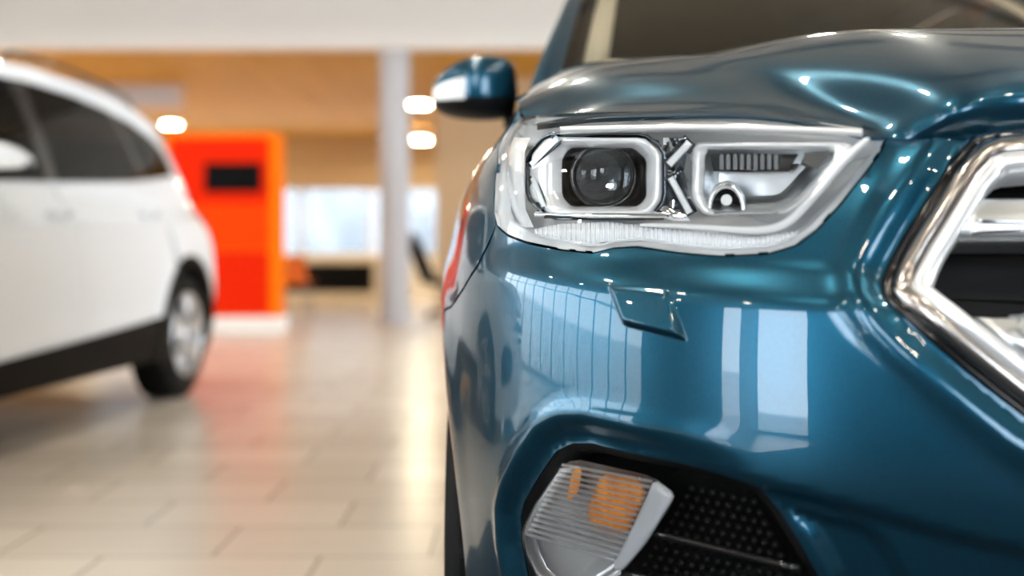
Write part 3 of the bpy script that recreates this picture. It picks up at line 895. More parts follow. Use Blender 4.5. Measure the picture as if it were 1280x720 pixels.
# ------------------------------------------------------------------ the car
def make_car(name, loc, rz, paint, detail, label, group=None):
    root = empty(name, loc, rz); tag(root, label, 'car', group)
    st = .009 if detail else .035; fi = .007 if detail else .02
    big = .03
    # bumper: one half outline in (s,z), both halves joined
    arch_f = sz(arc_pts(.93, .405))
    top_in = pick(1112, 172)
    lens_grow = shrink(resample(LENS, .008), -.0035)
    # lens outline from the inner tip along the bottom to the outer end
    n = len(lens_grow)
    i_tip = int(np.argmin(np.hypot(*(lens_grow - np.array(pick(1108, 172))).T))); i_out = int(np.argmin(np.hypot(*(lens_grow - np.array(pick(619, 283))).T)))
    if (i_out - i_tip) % n < n: seq = [lens_grow[(i_tip + k) % n] for k in range((i_out - i_tip) % n + 1)]
    if np.mean([q[1] for q in seq]) > LENS[:, 1].mean(): seq = [lens_grow[(i_tip - k) % n] for k in range((i_tip - i_out) % n + 1)]
    af = [q for q in arch_f if q[1] < .98]
    seam = [tuple(q) for q in SEAM[::-1]]           # from headlight down to the arch
    # front half of the arch, from where the seam meets it down to the bottom
    mid = seam[-1]
    front_arc = [q for q in arch_f[:len(arch_f) // 2 + 1]]
    vs = np.interp(mid[0], PS, PL[:, 1])
    a_m = math.atan2(mid[1] - .365, vs - .93)
    joint = (float(s_at_v(.93 + .405 * math.cos(a_m))), .365 + .405 * math.sin(a_m))
    down = [q for q in front_arc if q[1] < joint[1] - .01][::-1]
    bottom = [(down[-1][0] - .02, .20), (0.55, .20), (0.0, .20)]
    gh = [tuple(q) for q in GRH]                    # from top centre round to bottom centre
    k0 = 3                                          # (1214,171) corner
    poly = [tuple(q) for q in seq] + seam[1:] + [joint] + down + bottom + [tuple(gh[-1])] + gh[k0:-1][::-1]
    panel(poly, [FOG], st, 0, .014, True, (1, -1), root, 'bumper', paint, fine=fi)
    # dark liner behind the headlight / seams
    for sg in (1, -1):
        hl = make_headlight(root, sg, detail); fg = make_fog(root, sg, detail and sg > 0 or detail)
        # headlamp washer flap
        if detail:
            q = rounded(pickp([(757, 354), (838, 361), (862, 429), (779, 408)]), .006)
            zt = q[:, 1].max(); zb = q[:, 1].min()
            panel(q, (), .0025, 0, .006, True, (sg,), root, 'washer_flap', paint, fine=.0025, offfun=lambda s, z: .0005 + sstep(0, .009, dist_poly(np.stack([np.abs(s).ravel(), z.ravel()], 1), q).reshape(s.shape)) * (.004 + .009 * (zt - z) / (zt - zb)))
        # fender
        lens_up = [lens_grow[(i_out + k * (1 if seq[1] is lens_grow[(i_tip - 1) % n] or True else -1)) % n] for k in range(0)]
        outer_edge = [tuple(np.array(pick(*p)) + np.array((.004, 0))) for p in [(619, 283), (618, 262), (619, 238), (623, 205), (631, 168), (638, 154)]]
        topl = sz([(.50, 1.064), (.58, 1.080), (.67, 1.099), (.83, 1.128), (.92, 1.143), (1.195, 1.180)])
        rear_arc = [q for q in arch_f if q[0] > s_at_v(.93)]
        fa = [q for q in front_arc if q[1] > joint[1] + .008]
        fpoly = [tuple(np.array(q) + np.array((.003, .003))) for q in seam[::-1]] [0:0] + \
                [(q[0] + .003, q[1] + .004) for q in SEAM] + outer_edge[1:] + topl + sz([(1.225, 1.10), (1.225, .36)]) + sz([(1.225, .22)]) + rear_arc[::-1] + fa[::-1]
        panel(fpoly, (), .014 if detail else .04, .0005, .010, True, (sg,), root, 'fender', paint, fine=.009 if detail else .025)
        # doors and quarter
        bl = lambda a, b, k=6: [(v, float(belt(v))) for v in np.linspace(a, b, k)]
        fd = panel(sz([(1.231, .36)] + bl(1.231, 2.232) + [(2.240, .36)]), (), big, 0, .012, True, (sg,), root, 'front_door', paint, fine=.03)
        arch_r = arc_pts(3.62, .405)
        rd_arc = [q for q in arch_r if q[0] < 3.40 and q[1] > .36]
        rd = panel(sz([(2.248, .36)] + bl(2.240, 3.33) + [(3.38, 1.0)] + rd_arc[::-1] + [(rd_arc[0][0], .36)]), (), big, 0, .012, True, (sg,), root, 'rear_door', paint, fine=.03)
        for d, v in ((fd, 2.08), (rd, 3.16)):
            z = .985 + .03 * (v - 2)
            ps = [to_local(surf(np.array(s_at_v(v + dv) * sg), np.array(z + dz), o)) for dv, dz, o in ((-.10, 0, .0), (-.09, 0, .028), (0, .002, .034), (.09, .004, .028), (.10, .004, .0))]
            MB().tube(ps, [.012, .013, .014, .013, .012], 10, True, .8).build('door_handle', paint, d)
        q_arc = [q for q in arch_r if q[0] >= 3.40 and q[1] > .36]
        qp = sz(q_arc[::-1][::-1])
        qpoly = sz([(3.39, 1.0), (3.338, float(belt(3.338)))] + bl(3.4, 4.12, 8)) + sz([(4.20, 1.20), (4.24, 1.0), (4.26, .62), (4.24, .50)]) + sz([(4.10, .36)])
        qpoly = sz(q_arc[:1]) and (sz([(3.39, 1.0)] + bl(3.338, 4.12, 8) + [(4.20, 1.20), (4.235, 1.0), (4.25, .62), (4.08, .45)] + [q for q in arch_r if q[0] > 3.40 and q[1] > .45][::-1]))
        panel(qpoly, (), big, 0, .012, True, (sg,), root, 'quarter_panel', paint, fine=.025)
        # sill and wheel-arch cladding
        panel(sz([(1.30, .27), (1.28, .40), (2.3, .445), (3.25, .495), (3.25, .26)]), (), .04, .010, .03, True, (sg,), root, 'sill_cladding', cladding, fine=.04)
        for v0 in (.93, 3.62):
            if not (detail and v0 < 1):
                outer = arc_pts(v0, .418 if v0 < 1 else .455, lo=.215); inner = arc_pts(v0, .392, lo=.215)
                panel(sz(outer + inner[::-1]), (), .03, .006, .03, True, (sg,), root, 'arch_cladding', cladding, fine=.02)
            # wheel-house liner
            pr = []
            for a in np.linspace(math.radians(-20), math.radians(200), 24):
                pr.append((v0 + .392 * math.cos(a), .365 + .392 * math.sin(a)))
            l0 = [(-sg * .875, y, z) for y, z in pr]; l1 = [(-sg * .55, y, z) for y, z in pr]
            l0 = [tuple(to_local(surf(np.array(s_at_v(y) * sg), np.array(max(z, .16)), -.012))) for y, z in pr]
            MB().loft([l0, l1], closed=False).add(l1, [tuple(range(len(l1)))]).build('wheel_liner', matt_black, root)
        # side glass, black surround, pillars
        zt = lambda a, b, k, d: [(v, float(ztop(v)) - d) for v in np.linspace(a, b, k)]
        dlo = [(1.36, float(belt(1.36)) + .012)] + [(1.60, 1.395), (1.85, 1.545), (2.02, 1.595), (2.3, 1.618)] + [(2.8, 1.618), (3.2, 1.600), (3.6, 1.565), (3.9, 1.505), (4.05, 1.44), (4.06, 1.36), (4.03, float(belt(4.03)) + .010)] + [(v, float(belt(v)) + .012) for v in (3.6, 3.2, 2.6, 2.0, 1.6)]
        def win(name, pts, m):
            panel(sz(pts), (), .05, -.004, .0, True, (sg,), root, name, m, fine=.05)
        b_ = lambda v: (v, float(belt(v)) + .012)
        win('front_window', [b_(1.36), (1.60, 1.395), (1.85, 1.545), (2.02, 1.595), (2.16, 1.608), b_(2.20), b_(1.8)], glass_tint)
        win('rear_window', [b_(2.31), (2.30, 1.616), (2.8, 1.616), (3.2, 1.598), (3.28, 1.592), (3.36, 1.45), b_(3.40), b_(2.9)], glass_tint)
        win('quarter_window', [b_(3.46), (3.42, 1.45), (3.36, 1.585), (3.6, 1.563), (3.9, 1.503), (4.05, 1.44), (4.06, 1.36), b_(4.02), b_(3.7)], glass_tint)
        win('door_pillar', [b_(2.20), (2.16, 1.608), (2.30, 1.616), b_(2.31)], gloss_black)
        win('rear_pillar', [b_(3.40), (3.36, 1.45), (3.28, 1.592), (3.36, 1.585), (3.42, 1.45), b_(3.46)], gloss_black)
        frame = [(1.20, 1.105)] + [(v, float(ztop(v))) for v in (1.19, 1.40, 1.68, 1.90, 2.05, 2.4, 3.0, 3.5, 3.9, 4.22)] + [(4.27, 1.50), (4.29, 1.30), (4.13, float(belt(4.12)) + .003)] + [(v, float(belt(v)) + .003) for v in (3.6, 3.2, 2.6, 2.0, 1.6)]
        panel(sz(frame), [sz(dlo)], .03, .001, .012, True, (sg,), root, 'roof_frame', paint, fine=.02)
        # pale inner pillar trim behind the glass
        tr = []
        for t in np.linspace(.16, 1, 14):
            wd = .045 * min(1, math.sqrt(max(t - .16, 0) / .10) + .15)
            tr.append([tuple(to_local((scr(x, t) + np.array((0, .035 + dd, -.01))) * np.array((sg, 1, 1)))) for x, dd in ((.885 + wd, .02), (.885 + wd * .5, 0), (.885 - wd * .5, 0), (.885 - wd, .02))])
        MB().loft(tr, closed=False).build('pillar_trim', trim_grey, root)
        # windscreen pillar face between the frame and the glass
        r = np.linspace(0, 1, 14); A = []
        for t in r:
            v = 1.19 + (2.02 - 1.19) * t; z = float(ztop(v)); p = surf(np.array(s_at_v(v)), np.array(z), .001)
            w = scr(1.0, t); A.append([(-sg * x[0], x[1], x[2]) for x in (p, (p + w) / 2 + np.array((0.006, -.010, .008)), w)])
        A = np.array(A); vv, ff = grid_mesh(A); link('windscreen_pillar', mesh_from(vv, ff), paint, root)
        # wheels
        for v0 in (.93, 3.62): make_wheel(root, 'wheel', -sg * .775, v0, .362, -sg)
        # tail lamp
        panel(sz([(4.17, .98), (4.15, 1.19), (4.30, 1.22)]) + [(s_at_v(4.37), 1.20), (s_at_v(4.38), 1.02)], (), .03, .006, .02, True, (sg,), root, 'tail_lamp', red_lens, fine=.03)
        make_mirror(root, paint, sg, 0 if detail else -.075)
    # hood, grille
    make_hood(root, paint, 70 if detail else 30, 70 if detail else 30)
    make_grille(root, detail)
    # windscreen
    a = np.linspace(-1, 1, 41); r = np.linspace(0, 1, 20)
    P = np.array([[to_local(scr(x, t)) for t in r] for x in a]); v, f = grid_mesh(P); f = up(v, f); link('windscreen', mesh_from(v, f), glass_screen, root)
    fr = MB()
    for x0, x1 in ((-1, -.955), (.955, 1)):
        Q = np.array([[to_local(scr(x, t)) + np.array((0, .004, -.004)) for t in r] for x in np.linspace(x0, x1, 4)]); fr.add(*grid_mesh(Q), True)
    Q = np.array([[to_local(scr(x, t)) + np.array((0, .004, -.004)) for t in np.linspace(0, .16, 4)] for x in a]); fr.add(*grid_mesh(Q), True)
    fr.build('black_border', gloss_black, root)
    # roof
    rows = []
    for t in np.linspace(0, 1, 30):
        vside = 2.0 + (4.24 - 2.0) * t; z = float(ztop(vside)); ps = surf(np.array(s_at_v(vside)), np.array(z), .001)
        vc = 1.93 + (4.20 - 1.93) * t; row = []
        for x in np.linspace(-1, 1, 31):
            k = 1 - x * x
            row.append(to_local(np.array((ps[0] * x, ps[1] + (vc - ps[1]) * k, ps[2] + .045 * (1 - abs(x) ** 2.6)))))
        rows.append(row)
    v, f = grid_mesh(np.array(rows)); f = up(v, f); link('roof', mesh_from(v, f), paint, root)
    # roof rails
    for sg in (1, -1):
        MB().tube([tuple(to_local(surf(np.array(s_at_v(v)), np.array(float(ztop(v))), .012) + np.array((-.02, 0, z))) * np.array((sg, 1, 1))) for v, z in ((2.15, .01), (2.25, .045), (2.8, .052), (3.4, .052), (3.75, .045), (3.85, .01))], .012, 8).build('roof_rail', gloss_black, root)
    # tail: gate, glass, bumper
    s1 = float(s_at_v(4.30)); e = SMAX
    panel([(s1 + .03, .78), (s1 + .03, 1.22), (s1 + .0, 1.28), (s1 - .03, 1.30), (s1 - .04, 1.585), (e, 1.585), (e, .78)], [[(s1 + .08, 1.27), (s1 + .06, 1.53), (e - .001, 1.545), (e - .001, 1.25)]], .04, 0, .01, True, (1, -1), root, 'tailgate', paint, fine=.03)
    panel([(s1 + .08, 1.27), (s1 + .06, 1.53), (e, 1.545), (e, 1.25)], (), .05, -.003, 0, True, (1, -1), root, 'rear_screen', glass_tint, fine=.04)
    panel([(s1 - .10, .30), (s1 - .05, .62), (s1 + .02, .77), (e, .77), (e, .25), (s1, .22)], (), .04, .004, .02, True, (1, -1), root, 'rear_bumper', cladding, fine=.03)
    # cabin
    fl = MB().box(-.70, .70, .55, 4.20, .27, .33); fl.box(-.50, .50, .30, .95, .30, .80).box(-.52, .52, .95, 4.2, .30, .42); fl.build('underbody', matt_black, root, .02)
    d = MB()
    lo = []
    for x in np.linspace(-.66, .66, 15):
        k = 1 - (x / .66) ** 2
        lo.append([(x, 1.24 - .10 * k, 1.05), (x, 1.26 - .10 * k, 1.14 + .02 * k), (x, 1.42, 1.155 + .01 * k), (x, 1.62, 1.13), (x, 1.66, 1.02), (x, 1.62, .72)])
    d.loft(lo, False, False, False); d.build('dashboard', dark_int, root)
    for sx in (.36, -.36):
        for y, bw in ((2.35, .24), (3.15, .26)):
            se = MB()
            se.loft([[(sx + bw * c * k, y - .25 + dy, z) for c, dy in ((-1, 0), (-.8, -.05), (.8, -.05), (1, 0), (.8, .1), (-.8, .1))] for z, k, in ((.55, .9), (.60, 1.0))], True, True)
            se.loft([[(sx + bw * k * math.cos(a), y + dy + .07 * math.sin(a), z) for a in np.linspace(0, 2 * math.pi, 16, endpoint=False)] for z, k, dy in ((.50, .9, 0), (.70, 1, .03), (1.0, .98, .10), (1.15, .85, .14), (1.20, .5, .15))], True, True)
            se.loft([[(sx + .13 * k * math.cos(a), y + .17 + .045 * math.sin(a), z) for a in np.linspace(0, 2 * math.pi, 16, endpoint=False)] for z, k in ((1.22, .7), (1.25, 1), (1.36, 1), (1.40, .7))], True, True)
            se.build('seat', seat_fab, root)
    MB().tube([(.36 + .18 * math.cos(t), 1.78 + .07 * math.sin(t), 1.0 + .165 * math.sin(t)) for t in np.linspace(0, 2 * math.pi, 25)], .014, 8).build('steering_wheel', seat_fab, root)
    return root

def scr(x, t):
    """windscreen point: x across (-1..1), t from base to header, in (u,v,z)"""
    us = .693 + (.545 - .693) * t; vs = 1.225 + (2.02 - 1.225) * t; zs = 1.172 + (1.672 - 1.172) * t
    vc = 1.06 + (1.935 - 1.06) * t; zc = 1.215 + (1.712 - 1.215) * t
    k = abs(x) ** 2.2; b = .03 * math.sin(math.pi * t)
    return np.array((us * x, vc + (vs - vc) * k - b * .5, zc + (zs - zc) * k + b))

blue = make_car('car', (XC, Y0, 0), 0, paint_blue, True, 'blue SUV close to the camera, filling the photo with its headlight, bumper and bonnet')
# white car: rear wheel placed on the floor at the left
WS = 1.03
yaw = math.radians(-3.0)
rw_local = Vector((.775 + .11, 3.62, 0)) * WS
Rw = Matrix.Rotation(yaw, 3, 'Z') @ rw_local
rear_contact = Vector((-1.93, 6.42, 0))
white = make_car('car', (rear_contact.x - Rw.x, rear_contact.y - Rw.y, 0), yaw, paint_white, False, 'white SUV parked at the left, rear wheel beside the orange kiosk')
white.scale = (WS, WS, WS)

# ------------------------------------------------------------------ the showroom
def struct(o, kind='structure'): o['kind'] = kind; return o
XL, XR, YF, YB = -11.0, 9.0, -7.0, 23.2
H1, H2 = 4.7, 3.3
floor_m = mat('floor_tile', (.62, .53, .43), .25, 0, .0, spec=.5)
nt = floor_m.node_tree; b = nt.nodes['Principled BSDF']
tc = nt.nodes.new('ShaderNodeTexCoord'); mp = nt.nodes.new('ShaderNodeMapping'); br = nt.nodes.new('ShaderNodeTexBrick')
mp.inputs['Location'].default_value = (.54, .30, 0)
br.inputs['Scale'].default_value = 1.0; br.inputs['Brick Width'].default_value = .615; br.inputs['Row Height'].default_value = .335
br.inputs['Mortar Size'].default_value = .006; br.inputs['Mortar Smooth'].default_value = .2; br.offset = .5
br.inputs['Color1'].default_value = (.62, .545, .46, 1); br.inputs['Color2'].default_value = (.72, .645, .56, 1); br.inputs['Mortar'].default_value = (.40, .34, .27, 1)
nz = nt.nodes.new('ShaderNodeTexNoise'); nz.inputs['Scale'].default_value = 2.2; nz.inputs['Detail'].default_value = 5
mp2 = nt.nodes.new('ShaderNodeMapping'); mp2.inputs['Scale'].default_value = (1, 6, 1)
mx = nt.nodes.new('ShaderNodeMix'); mx.data_type = 'RGBA'; mx.blend_type = 'MULTIPLY'; mx.inputs['Factor'].default_value = .5
rp = nt.nodes.new('ShaderNodeValToRGB'); rp.color_ramp.elements[0].color = (.80, .78, .75, 1); rp.color_ramp.elements[1].color = (1.1, 1.1, 1.1, 1)
nt.links.new(tc.outputs['Object'], mp.inputs['Vector']); nt.links.new(mp.outputs['Vector'], br.inputs['Vector'])
nt.links.new(tc.outputs['Object'], mp2.inputs['Vector']); nt.links.new(mp2.outputs['Vector'], nz.inputs['Vector']); nt.links.new(nz.outputs['Fac'], rp.inputs['Fac'])
nt.links.new(br.outputs['Color'], mx.inputs['A']); nt.links.new(rp.outputs['Color'], mx.inputs['B']); nt.links.new(mx.outputs['Result'], b.inputs['Base Color'])

wall_white = mat('wall_white', (.88, .86, .83), .8); noise_bump(wall_white, 80, .05, .001)
wall_tan = mat('wall_tan', (.60, .44, .27), .8); noise_bump(wall_tan, 80, .05, .001)
wall_dark = mat('wall_dark', (.05, .055, .065), .6); noise_bump(wall_dark, 80, .05, .001)
wood = mat('wood_ceiling', (.62, .32, .09), .6); noise_color(wood, (.56, .285, .022), (.64, .345, .04), 3, (1, .12, 1))
ceil_m = mat('ceiling_paint', (.36, .35, .33), .9); noise_bump(ceil_m, 60, .05, .001)
beam_m = mat('beam_steel', (.16, .16, .165), .6); noise_bump(beam_m, 60, .05, .001)
col_m = mat('pillar_paint', (.52, .53, .57), .6); noise_bump(col_m, 90, .04, .001)
alu = mat('aluminium', (.30, .31, .33), .4, .8)
light_alu = mat('white_frame', (.75, .76, .78), .4)
ground_m = mat('outside_paving', (.42, .42, .41), .9); noise_color(ground_m, (.36, .36, .35), (.48, .48, .47), 2)
lamp_m = mat('lamp_glow', (1, .95, .85), .5, emit=(1, .90, .74), estr=150)
lamp_w = mat('lamp_glow_warm', (1, .9, .7), .5, emit=(1, .86, .60), estr=170)

struct(MB().box(XL, XR, YF, YB, -.2, 0).build('floor', floor_m))
struct(MB().box(XL, XR, YF, 12.9, H1, H1 + .2).build('ceiling', ceil_m))
for k in range(8):
    y = YF + 1.2 + k * 2.4
    struct(MB().box(XL, XR, y - .09, y + .09, H1 - .28, H1).build('ceiling_beam', beam_m))
struct(MB().box(XL, XR, 12.9, 13.1, H2, H1).build('wall_fascia', wall_white))
struct(MB().box(XL, XR, 13.1, YB, H2, H2 + .12).build('ceiling_wood', wood))

def window_wall(idx, axis, fixed, a0, a1, z0, z1, n, thick=.08, rail=None, frame_m=None, pane_m=None):
    """glazed bay: frame (mullions and rails) with each pane a child"""
    o = MB(); fw = .045
    def bx(mb, p0, p1, q0, q1, t=thick):
        if axis == 'x': mb.box(p0, p1, fixed - t / 2, fixed + t / 2, q0, q1)
        else: mb.box(fixed - t / 2, fixed + t / 2, p0, p1, q0, q1)
    w = (a1 - a0) / n
    for k in range(n + 1): bx(o, a0 + k * w - fw, a0 + k * w + fw, z0, z1)
    zs = [z0, z1] + ([rail] if rail else [])
    for z in zs: bx(o, a0, a1, z - fw, z + fw)
    f = struct(o.build(f'window_{idx}', frame_m or alu))
    for k in range(n):
        p = MB(); bx(p, a0 + k * w + fw, a0 + (k + 1) * w - fw, z0 + fw, z1 - fw, .012); p.build('pane', pane_m or window_glass, f)
    return f
def wallbox(name, m, *a): return struct(MB().box(*a).build(name, m))

wall_grey = mat('wall_grey', (.24, .22, .20), .7); noise_bump(wall_grey, 80, .05, .001)
# wall behind the camera: glazed from the left corner to just behind the camera, dark wall, then one more bay
wallbox('wall_front', wall_dark, -3.4, -1.6, YF - .1, YF + .1, 0, H1)
window_wall(7, 'x', YF, -1.6, .1, 2.0, H1 - .3, 1)
wallbox('wall_front', wall_dark, -1.6, .1, YF - .1, YF + .1, 0, 2.0)
wallbox('wall_front', wall_dark, .1, 2.1, YF - .1, YF + .1, 0, H1)
window_wall(1, 'x', YF, -5.4, -3.4, .05, H1 - .3, 1)
wallbox('wall_front', wall_white, -6.1, -5.4, YF - .1, YF + .1, 0, H1)
window_wall(5, 'x', YF, -7.2, -6.1, .05, H1 - .3, 1)
wallbox('wall_front', wall_grey, XL, -7.2, YF - .1, YF + .1, 0, H1)
window_wall(2, 'x', YF, 2.1, 4.6, .9, H1 - .9, 2)
wallbox('wall_front', wall_dark, 4.6, XR, YF - .1, YF + .1, 0, H1)
wallbox('wall_front', wall_dark, 2.1, 4.6, YF - .1, YF + .1, 0, .9)
wallbox('wall_front', wall_dark, 2.1, 4.6, YF - .1, YF + .1, H1 - .9, H1)
wallbox('wall_front', wall_dark, -7.2, .1, YF - .1, YF + .1, H1 - .3, H1)
# left side glazed, right side with an added glazed bay
wallbox('wall_left', wall_grey, XL - .1, XL + .1, YF, -4.5, 0, H1)
tinted_pane = thin_glass('tinted_pane', (.80, .82, .82), 0, 1.3)
window_wall(3, 'y', XL, -4.5, 9.5, .05, H1 - .4, 12, rail=3.0, pane_m=tinted_pane)
wallbox('wall_left', wall_white, XL - .1, XL + .1, -4.5, 9.5, H1 - .4, H1)
wallbox('wall_left', wall_tan, XL - .1, XL + .1, 9.5, YB, 0, H1)
wallbox('wall_right', wall_grey, XR - .1, XR + .1, YF, -1.5, 0, H1)
window_wall(6, 'y', XR, -1.5, 11.5, .05, H1 - .4, 10, rail=3.0)  # unseen glazing added to bring daylight onto the white car
wallbox('wall_right', wall_grey, XR - .1, XR + .1, -1.5, 11.5, H1 - .4, H1)
wallbox('wall_right', wall_grey, XR - .1, XR + .1, 11.5, YB, 0, H1)
# back wall with a band of windows
wx0, wx1, wz0, wz1 = -9.0, -1.55, .80, 2.24
wallbox('wall_back', wall_tan, XL, XR, YB - .1, YB + .1, wz1, H2)
wallbox('wall_back', wall_white, XL, XR, YB - .1, YB + .1, 0, wz0)
wallbox('wall_back', wall_tan, XL, wx0, YB - .1, YB + .1, wz0, wz1)
wallbox('wall_back', wall_tan, wx1, XR, YB - .1, YB + .1, wz0, wz1)
window_wall(4, 'x', YB, wx0, wx1, wz0, wz1, 5, frame_m=light_alu)
wallbox('wall_partition', wall_tan, -1.06, XR, 15.0, 15.2, 0, H2)
wallbox('trim_1', wall_tan, XL, XR, YB - .5, YB - .1, 2.86, H2)

# outside
facade = mat('facade', (.14, .16, .19), .9); noise_color(facade, (.12, .14, .16), (.19, .21, .24), .9, (1, 1, .5), 2)
struct(MB().box(-24, 12, 31, 31.5, -.5, 8).build('wall_outside', facade))
facade_l = mat('added_facade_pale', (.60, .62, .64), .9); noise_color(facade_l, (.78, .81, .83), (.88, .90, .92), .5, (1, 1, .5), 2)
struct(MB().box(-22.5, -22, -30, 30, -.5, 3.2).build('wall_outside', facade_l))  # unseen wall added outside the left glazing to dim its reflection
mat_m = mat('added_dark_mat', (.020, .021, .024), .85); noise_bump(mat_m, 300, .3, .002)  # dark mat added out of view to darken reflections in the bumper
tag(MB().box(-.2, 4.6, -6.4, 1.55, 0, .006).box(-2.5, -.2, -6.4, 2.62, 0, .006).build('added_dark_mat', mat_m), 'unseen dark grey mat added on the floor to darken reflections in the blue car', 'mat')
struct(MB().box(-60, 60, -60, 80, -.5, -.22).build('ground', ground_m))

pillar = struct(MB().lathe([(0, .205), (.06, .205), (.06, .185), (3.3, .185)], 40, 'z', (-1.43, 13.15, 0)).build('pillar', col_m))

# ceiling lamps
def ceiling_lamp(x, y, z, r, glow, label, group, drop=0.0):
    e = empty('ceiling_light', (x, y, z - drop)); tag(e, label, 'light', group)
    if drop: MB().lathe([(drop, r * 1.22), (-.01, r * 1.22)], 28, 'z').build('canister', light_alu, e)
    MB().lathe([(0, r * 1.25), (-.02, r * 1.22), (-.02, r * 1.02), (-.004, r)], 28, 'z').build('rim', light_alu, e)
    MB().lathe([(-.006, r), (-.010, r * .6), (-.011, .0005)], 28, 'z').build('diffuser', glow, e)
    return e
for (px, D, lab) in ((214, 20.6, 'round downlight glowing in the wood ceiling above the orange kiosk'), (524, 17.8, 'upper of two round downlights beside the grey pillar'), (527, 21.3, 'lower of two round downlights beside the grey pillar')):
    ceiling_lamp((px - 640) / FPX * D, D, H2 - .002, .17, lamp_w, lab, None, .22 if D == 21.3 else 0)
for i, x in enumerate((-9, -6.5, -3.9)):  # unseen downlights, added for more light in the rear showroom
    for j, y in enumerate((14.5, 18.2)):
        if i == 2: continue
        ceiling_lamp(x - .7, y, H2 - .002, .15, lamp_w, 'unseen round downlight added in the wood ceiling to light the rear showroom', 'added downlights in the wood ceiling')
for i, x in enumerate((-7.5, -4.0, -.6, 2.8, 6.2)):
    for j, y in enumerate((-4.4, -1.6, 1.0, 3.2, 7.6, 10.4)):
        ceiling_lamp(x, y, H1 - .002, .12, lamp_m, 'round spotlight in the high hall ceiling above the cars', 'spotlights in the high ceiling')

# orange kiosk
kd = 11.6
def kx(px): return (px - 640) / FPX * kd
def kz(py): return CAMZ - (py - HOR) / FPX * kd
kiosk = empty('information_kiosk', (kx(278), kd, 0)); tag(kiosk, 'tall orange kiosk with a black screen on a white plinth', 'kiosk')
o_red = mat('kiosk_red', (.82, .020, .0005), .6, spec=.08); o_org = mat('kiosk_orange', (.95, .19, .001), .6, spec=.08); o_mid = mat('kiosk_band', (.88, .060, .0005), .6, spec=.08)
x0, x1 = kx(206) - kx(278), kx(346) - kx(278)
MB().box(x0, x1, 0, .42, .165, kz(165)).build('cabinet', o_org, kiosk, .015)
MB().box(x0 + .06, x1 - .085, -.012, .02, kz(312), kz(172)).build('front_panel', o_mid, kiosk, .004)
MB().box(x0 + .06, x1 - .085, -.014, .02, kz(255), kz(174)).build('upper_panel', o_red, kiosk, .004)
MB().box(x0 + .06, x1 - .085, -.012, .02, kz(393), kz(314)).build('lower_panel', o_red, kiosk, .004)
scr_m = mat('screen_black', (.002, .002, .002), .5, spec=.1)
scn = MB().box(kx(257) - kx(278), kx(327) - kx(278), -.035, .0, kz(240), kz(204)).build('screen', scr_m, kiosk, .006)
MB().box(x0 + .02, x1 + .03, -.03, .45, 0, .165).build('plinth', wall_white, kiosk, .01)

# hanging sign
sd = 15.5
def sx(px): return (px - 640) / FPX * sd
def szz(py): return CAMZ - (py - HOR) / FPX * sd
sign = empty('hanging_sign', (sx(160), sd, szz(137))); tag(sign, 'grey sign panel hanging from the wood ceiling behind the white car', 'sign')
sg_f = mat('sign_frame', (.70, .56, .50), .5); sg_p = mat('sign_face', (.56, .60, .68), .4)
MB().box(sx(90) - sx(160), sx(229) - sx(160), 0, .06, 0, szz(104) - szz(137)).build('panel', sg_f, sign, .008)
MB().box(sx(97) - sx(160), sx(222) - sx(160), -.012, .02, szz(129) - szz(137), szz(112) - szz(137)).build('face', sg_p, sign, .003)
for px in (105, 215):
    MB().tube([(sx(px) - sx(160), .03, szz(104) - szz(137) - .005), (sx(px) - sx(160), .03, H2 - szz(137))], .008, 8).build('hanger', alu, sign)

# cream bench under the back window
cream = mat('cream_laminate', (.72, .66, .54), .5)
bench = empty('low_cabinet', (-3.05, 19.9, 0)); tag(bench, 'low cream cabinet with dark open shelf below the far window', 'cabinet')
bw = 1.25
MB().box(-bw, .62, -.28, .32, .65, .75).build('top', cream, bench, .02)
for x in (-bw, .52): MB().box(x, x + .10, -.26, .30, 0, .65).build('side_panel', cream, bench, .01)
MB().box(-bw + .1, .52, -.24, .30, .0, .12).build('base', matt_black, bench, .01)
MB().box(-bw + .1, .52, -.26, -.24, .0, .13).build('kickboard', cream, bench, .004)
MB().box(-bw + .1, .52, .10, .13, .12, .65).build('shelf_back', matt_black, bench)
MB().box(-bw + .1, .52, -.22, .10, .37, .395).build('shelf', matt_black, bench)

# orange chair by the kiosk
ch_o = mat('chair_orange', (.85, .18, .02), .45)
ch = empty('visitor_chair', (-2.93, 14.6, 0), .5); tag(ch, 'small orange chair standing behind the orange kiosk', 'chair')
def shell(loops): return MB().loft(loops, closed=False)
lo = []
for x in np.linspace(-.22, .22, 9):
    k = 1 - (x / .22) ** 2
    lo.append([(x, -.22, .44 + .03 * (1 - k)), (x, 0, .42 + .03 * (1 - k)), (x, .14, .43 + .03 * (1 - k)), (x, .19, .50), (x, .22 + .03 * k, .64), (x, .25 + .03 * k, .80)])
o = shell(lo).build('seat_shell', ch_o, ch); sm = o.modifiers.new('solid', 'SOLIDIFY'); sm.thickness = .012
for x, y in ((-.19, -.18), (.19, -.18), (-.19, .18), (.19, .18)): MB().tube([(x * .8, y * .8, .43), (x, y, 0)], .012, 8).build('leg', alu, ch)

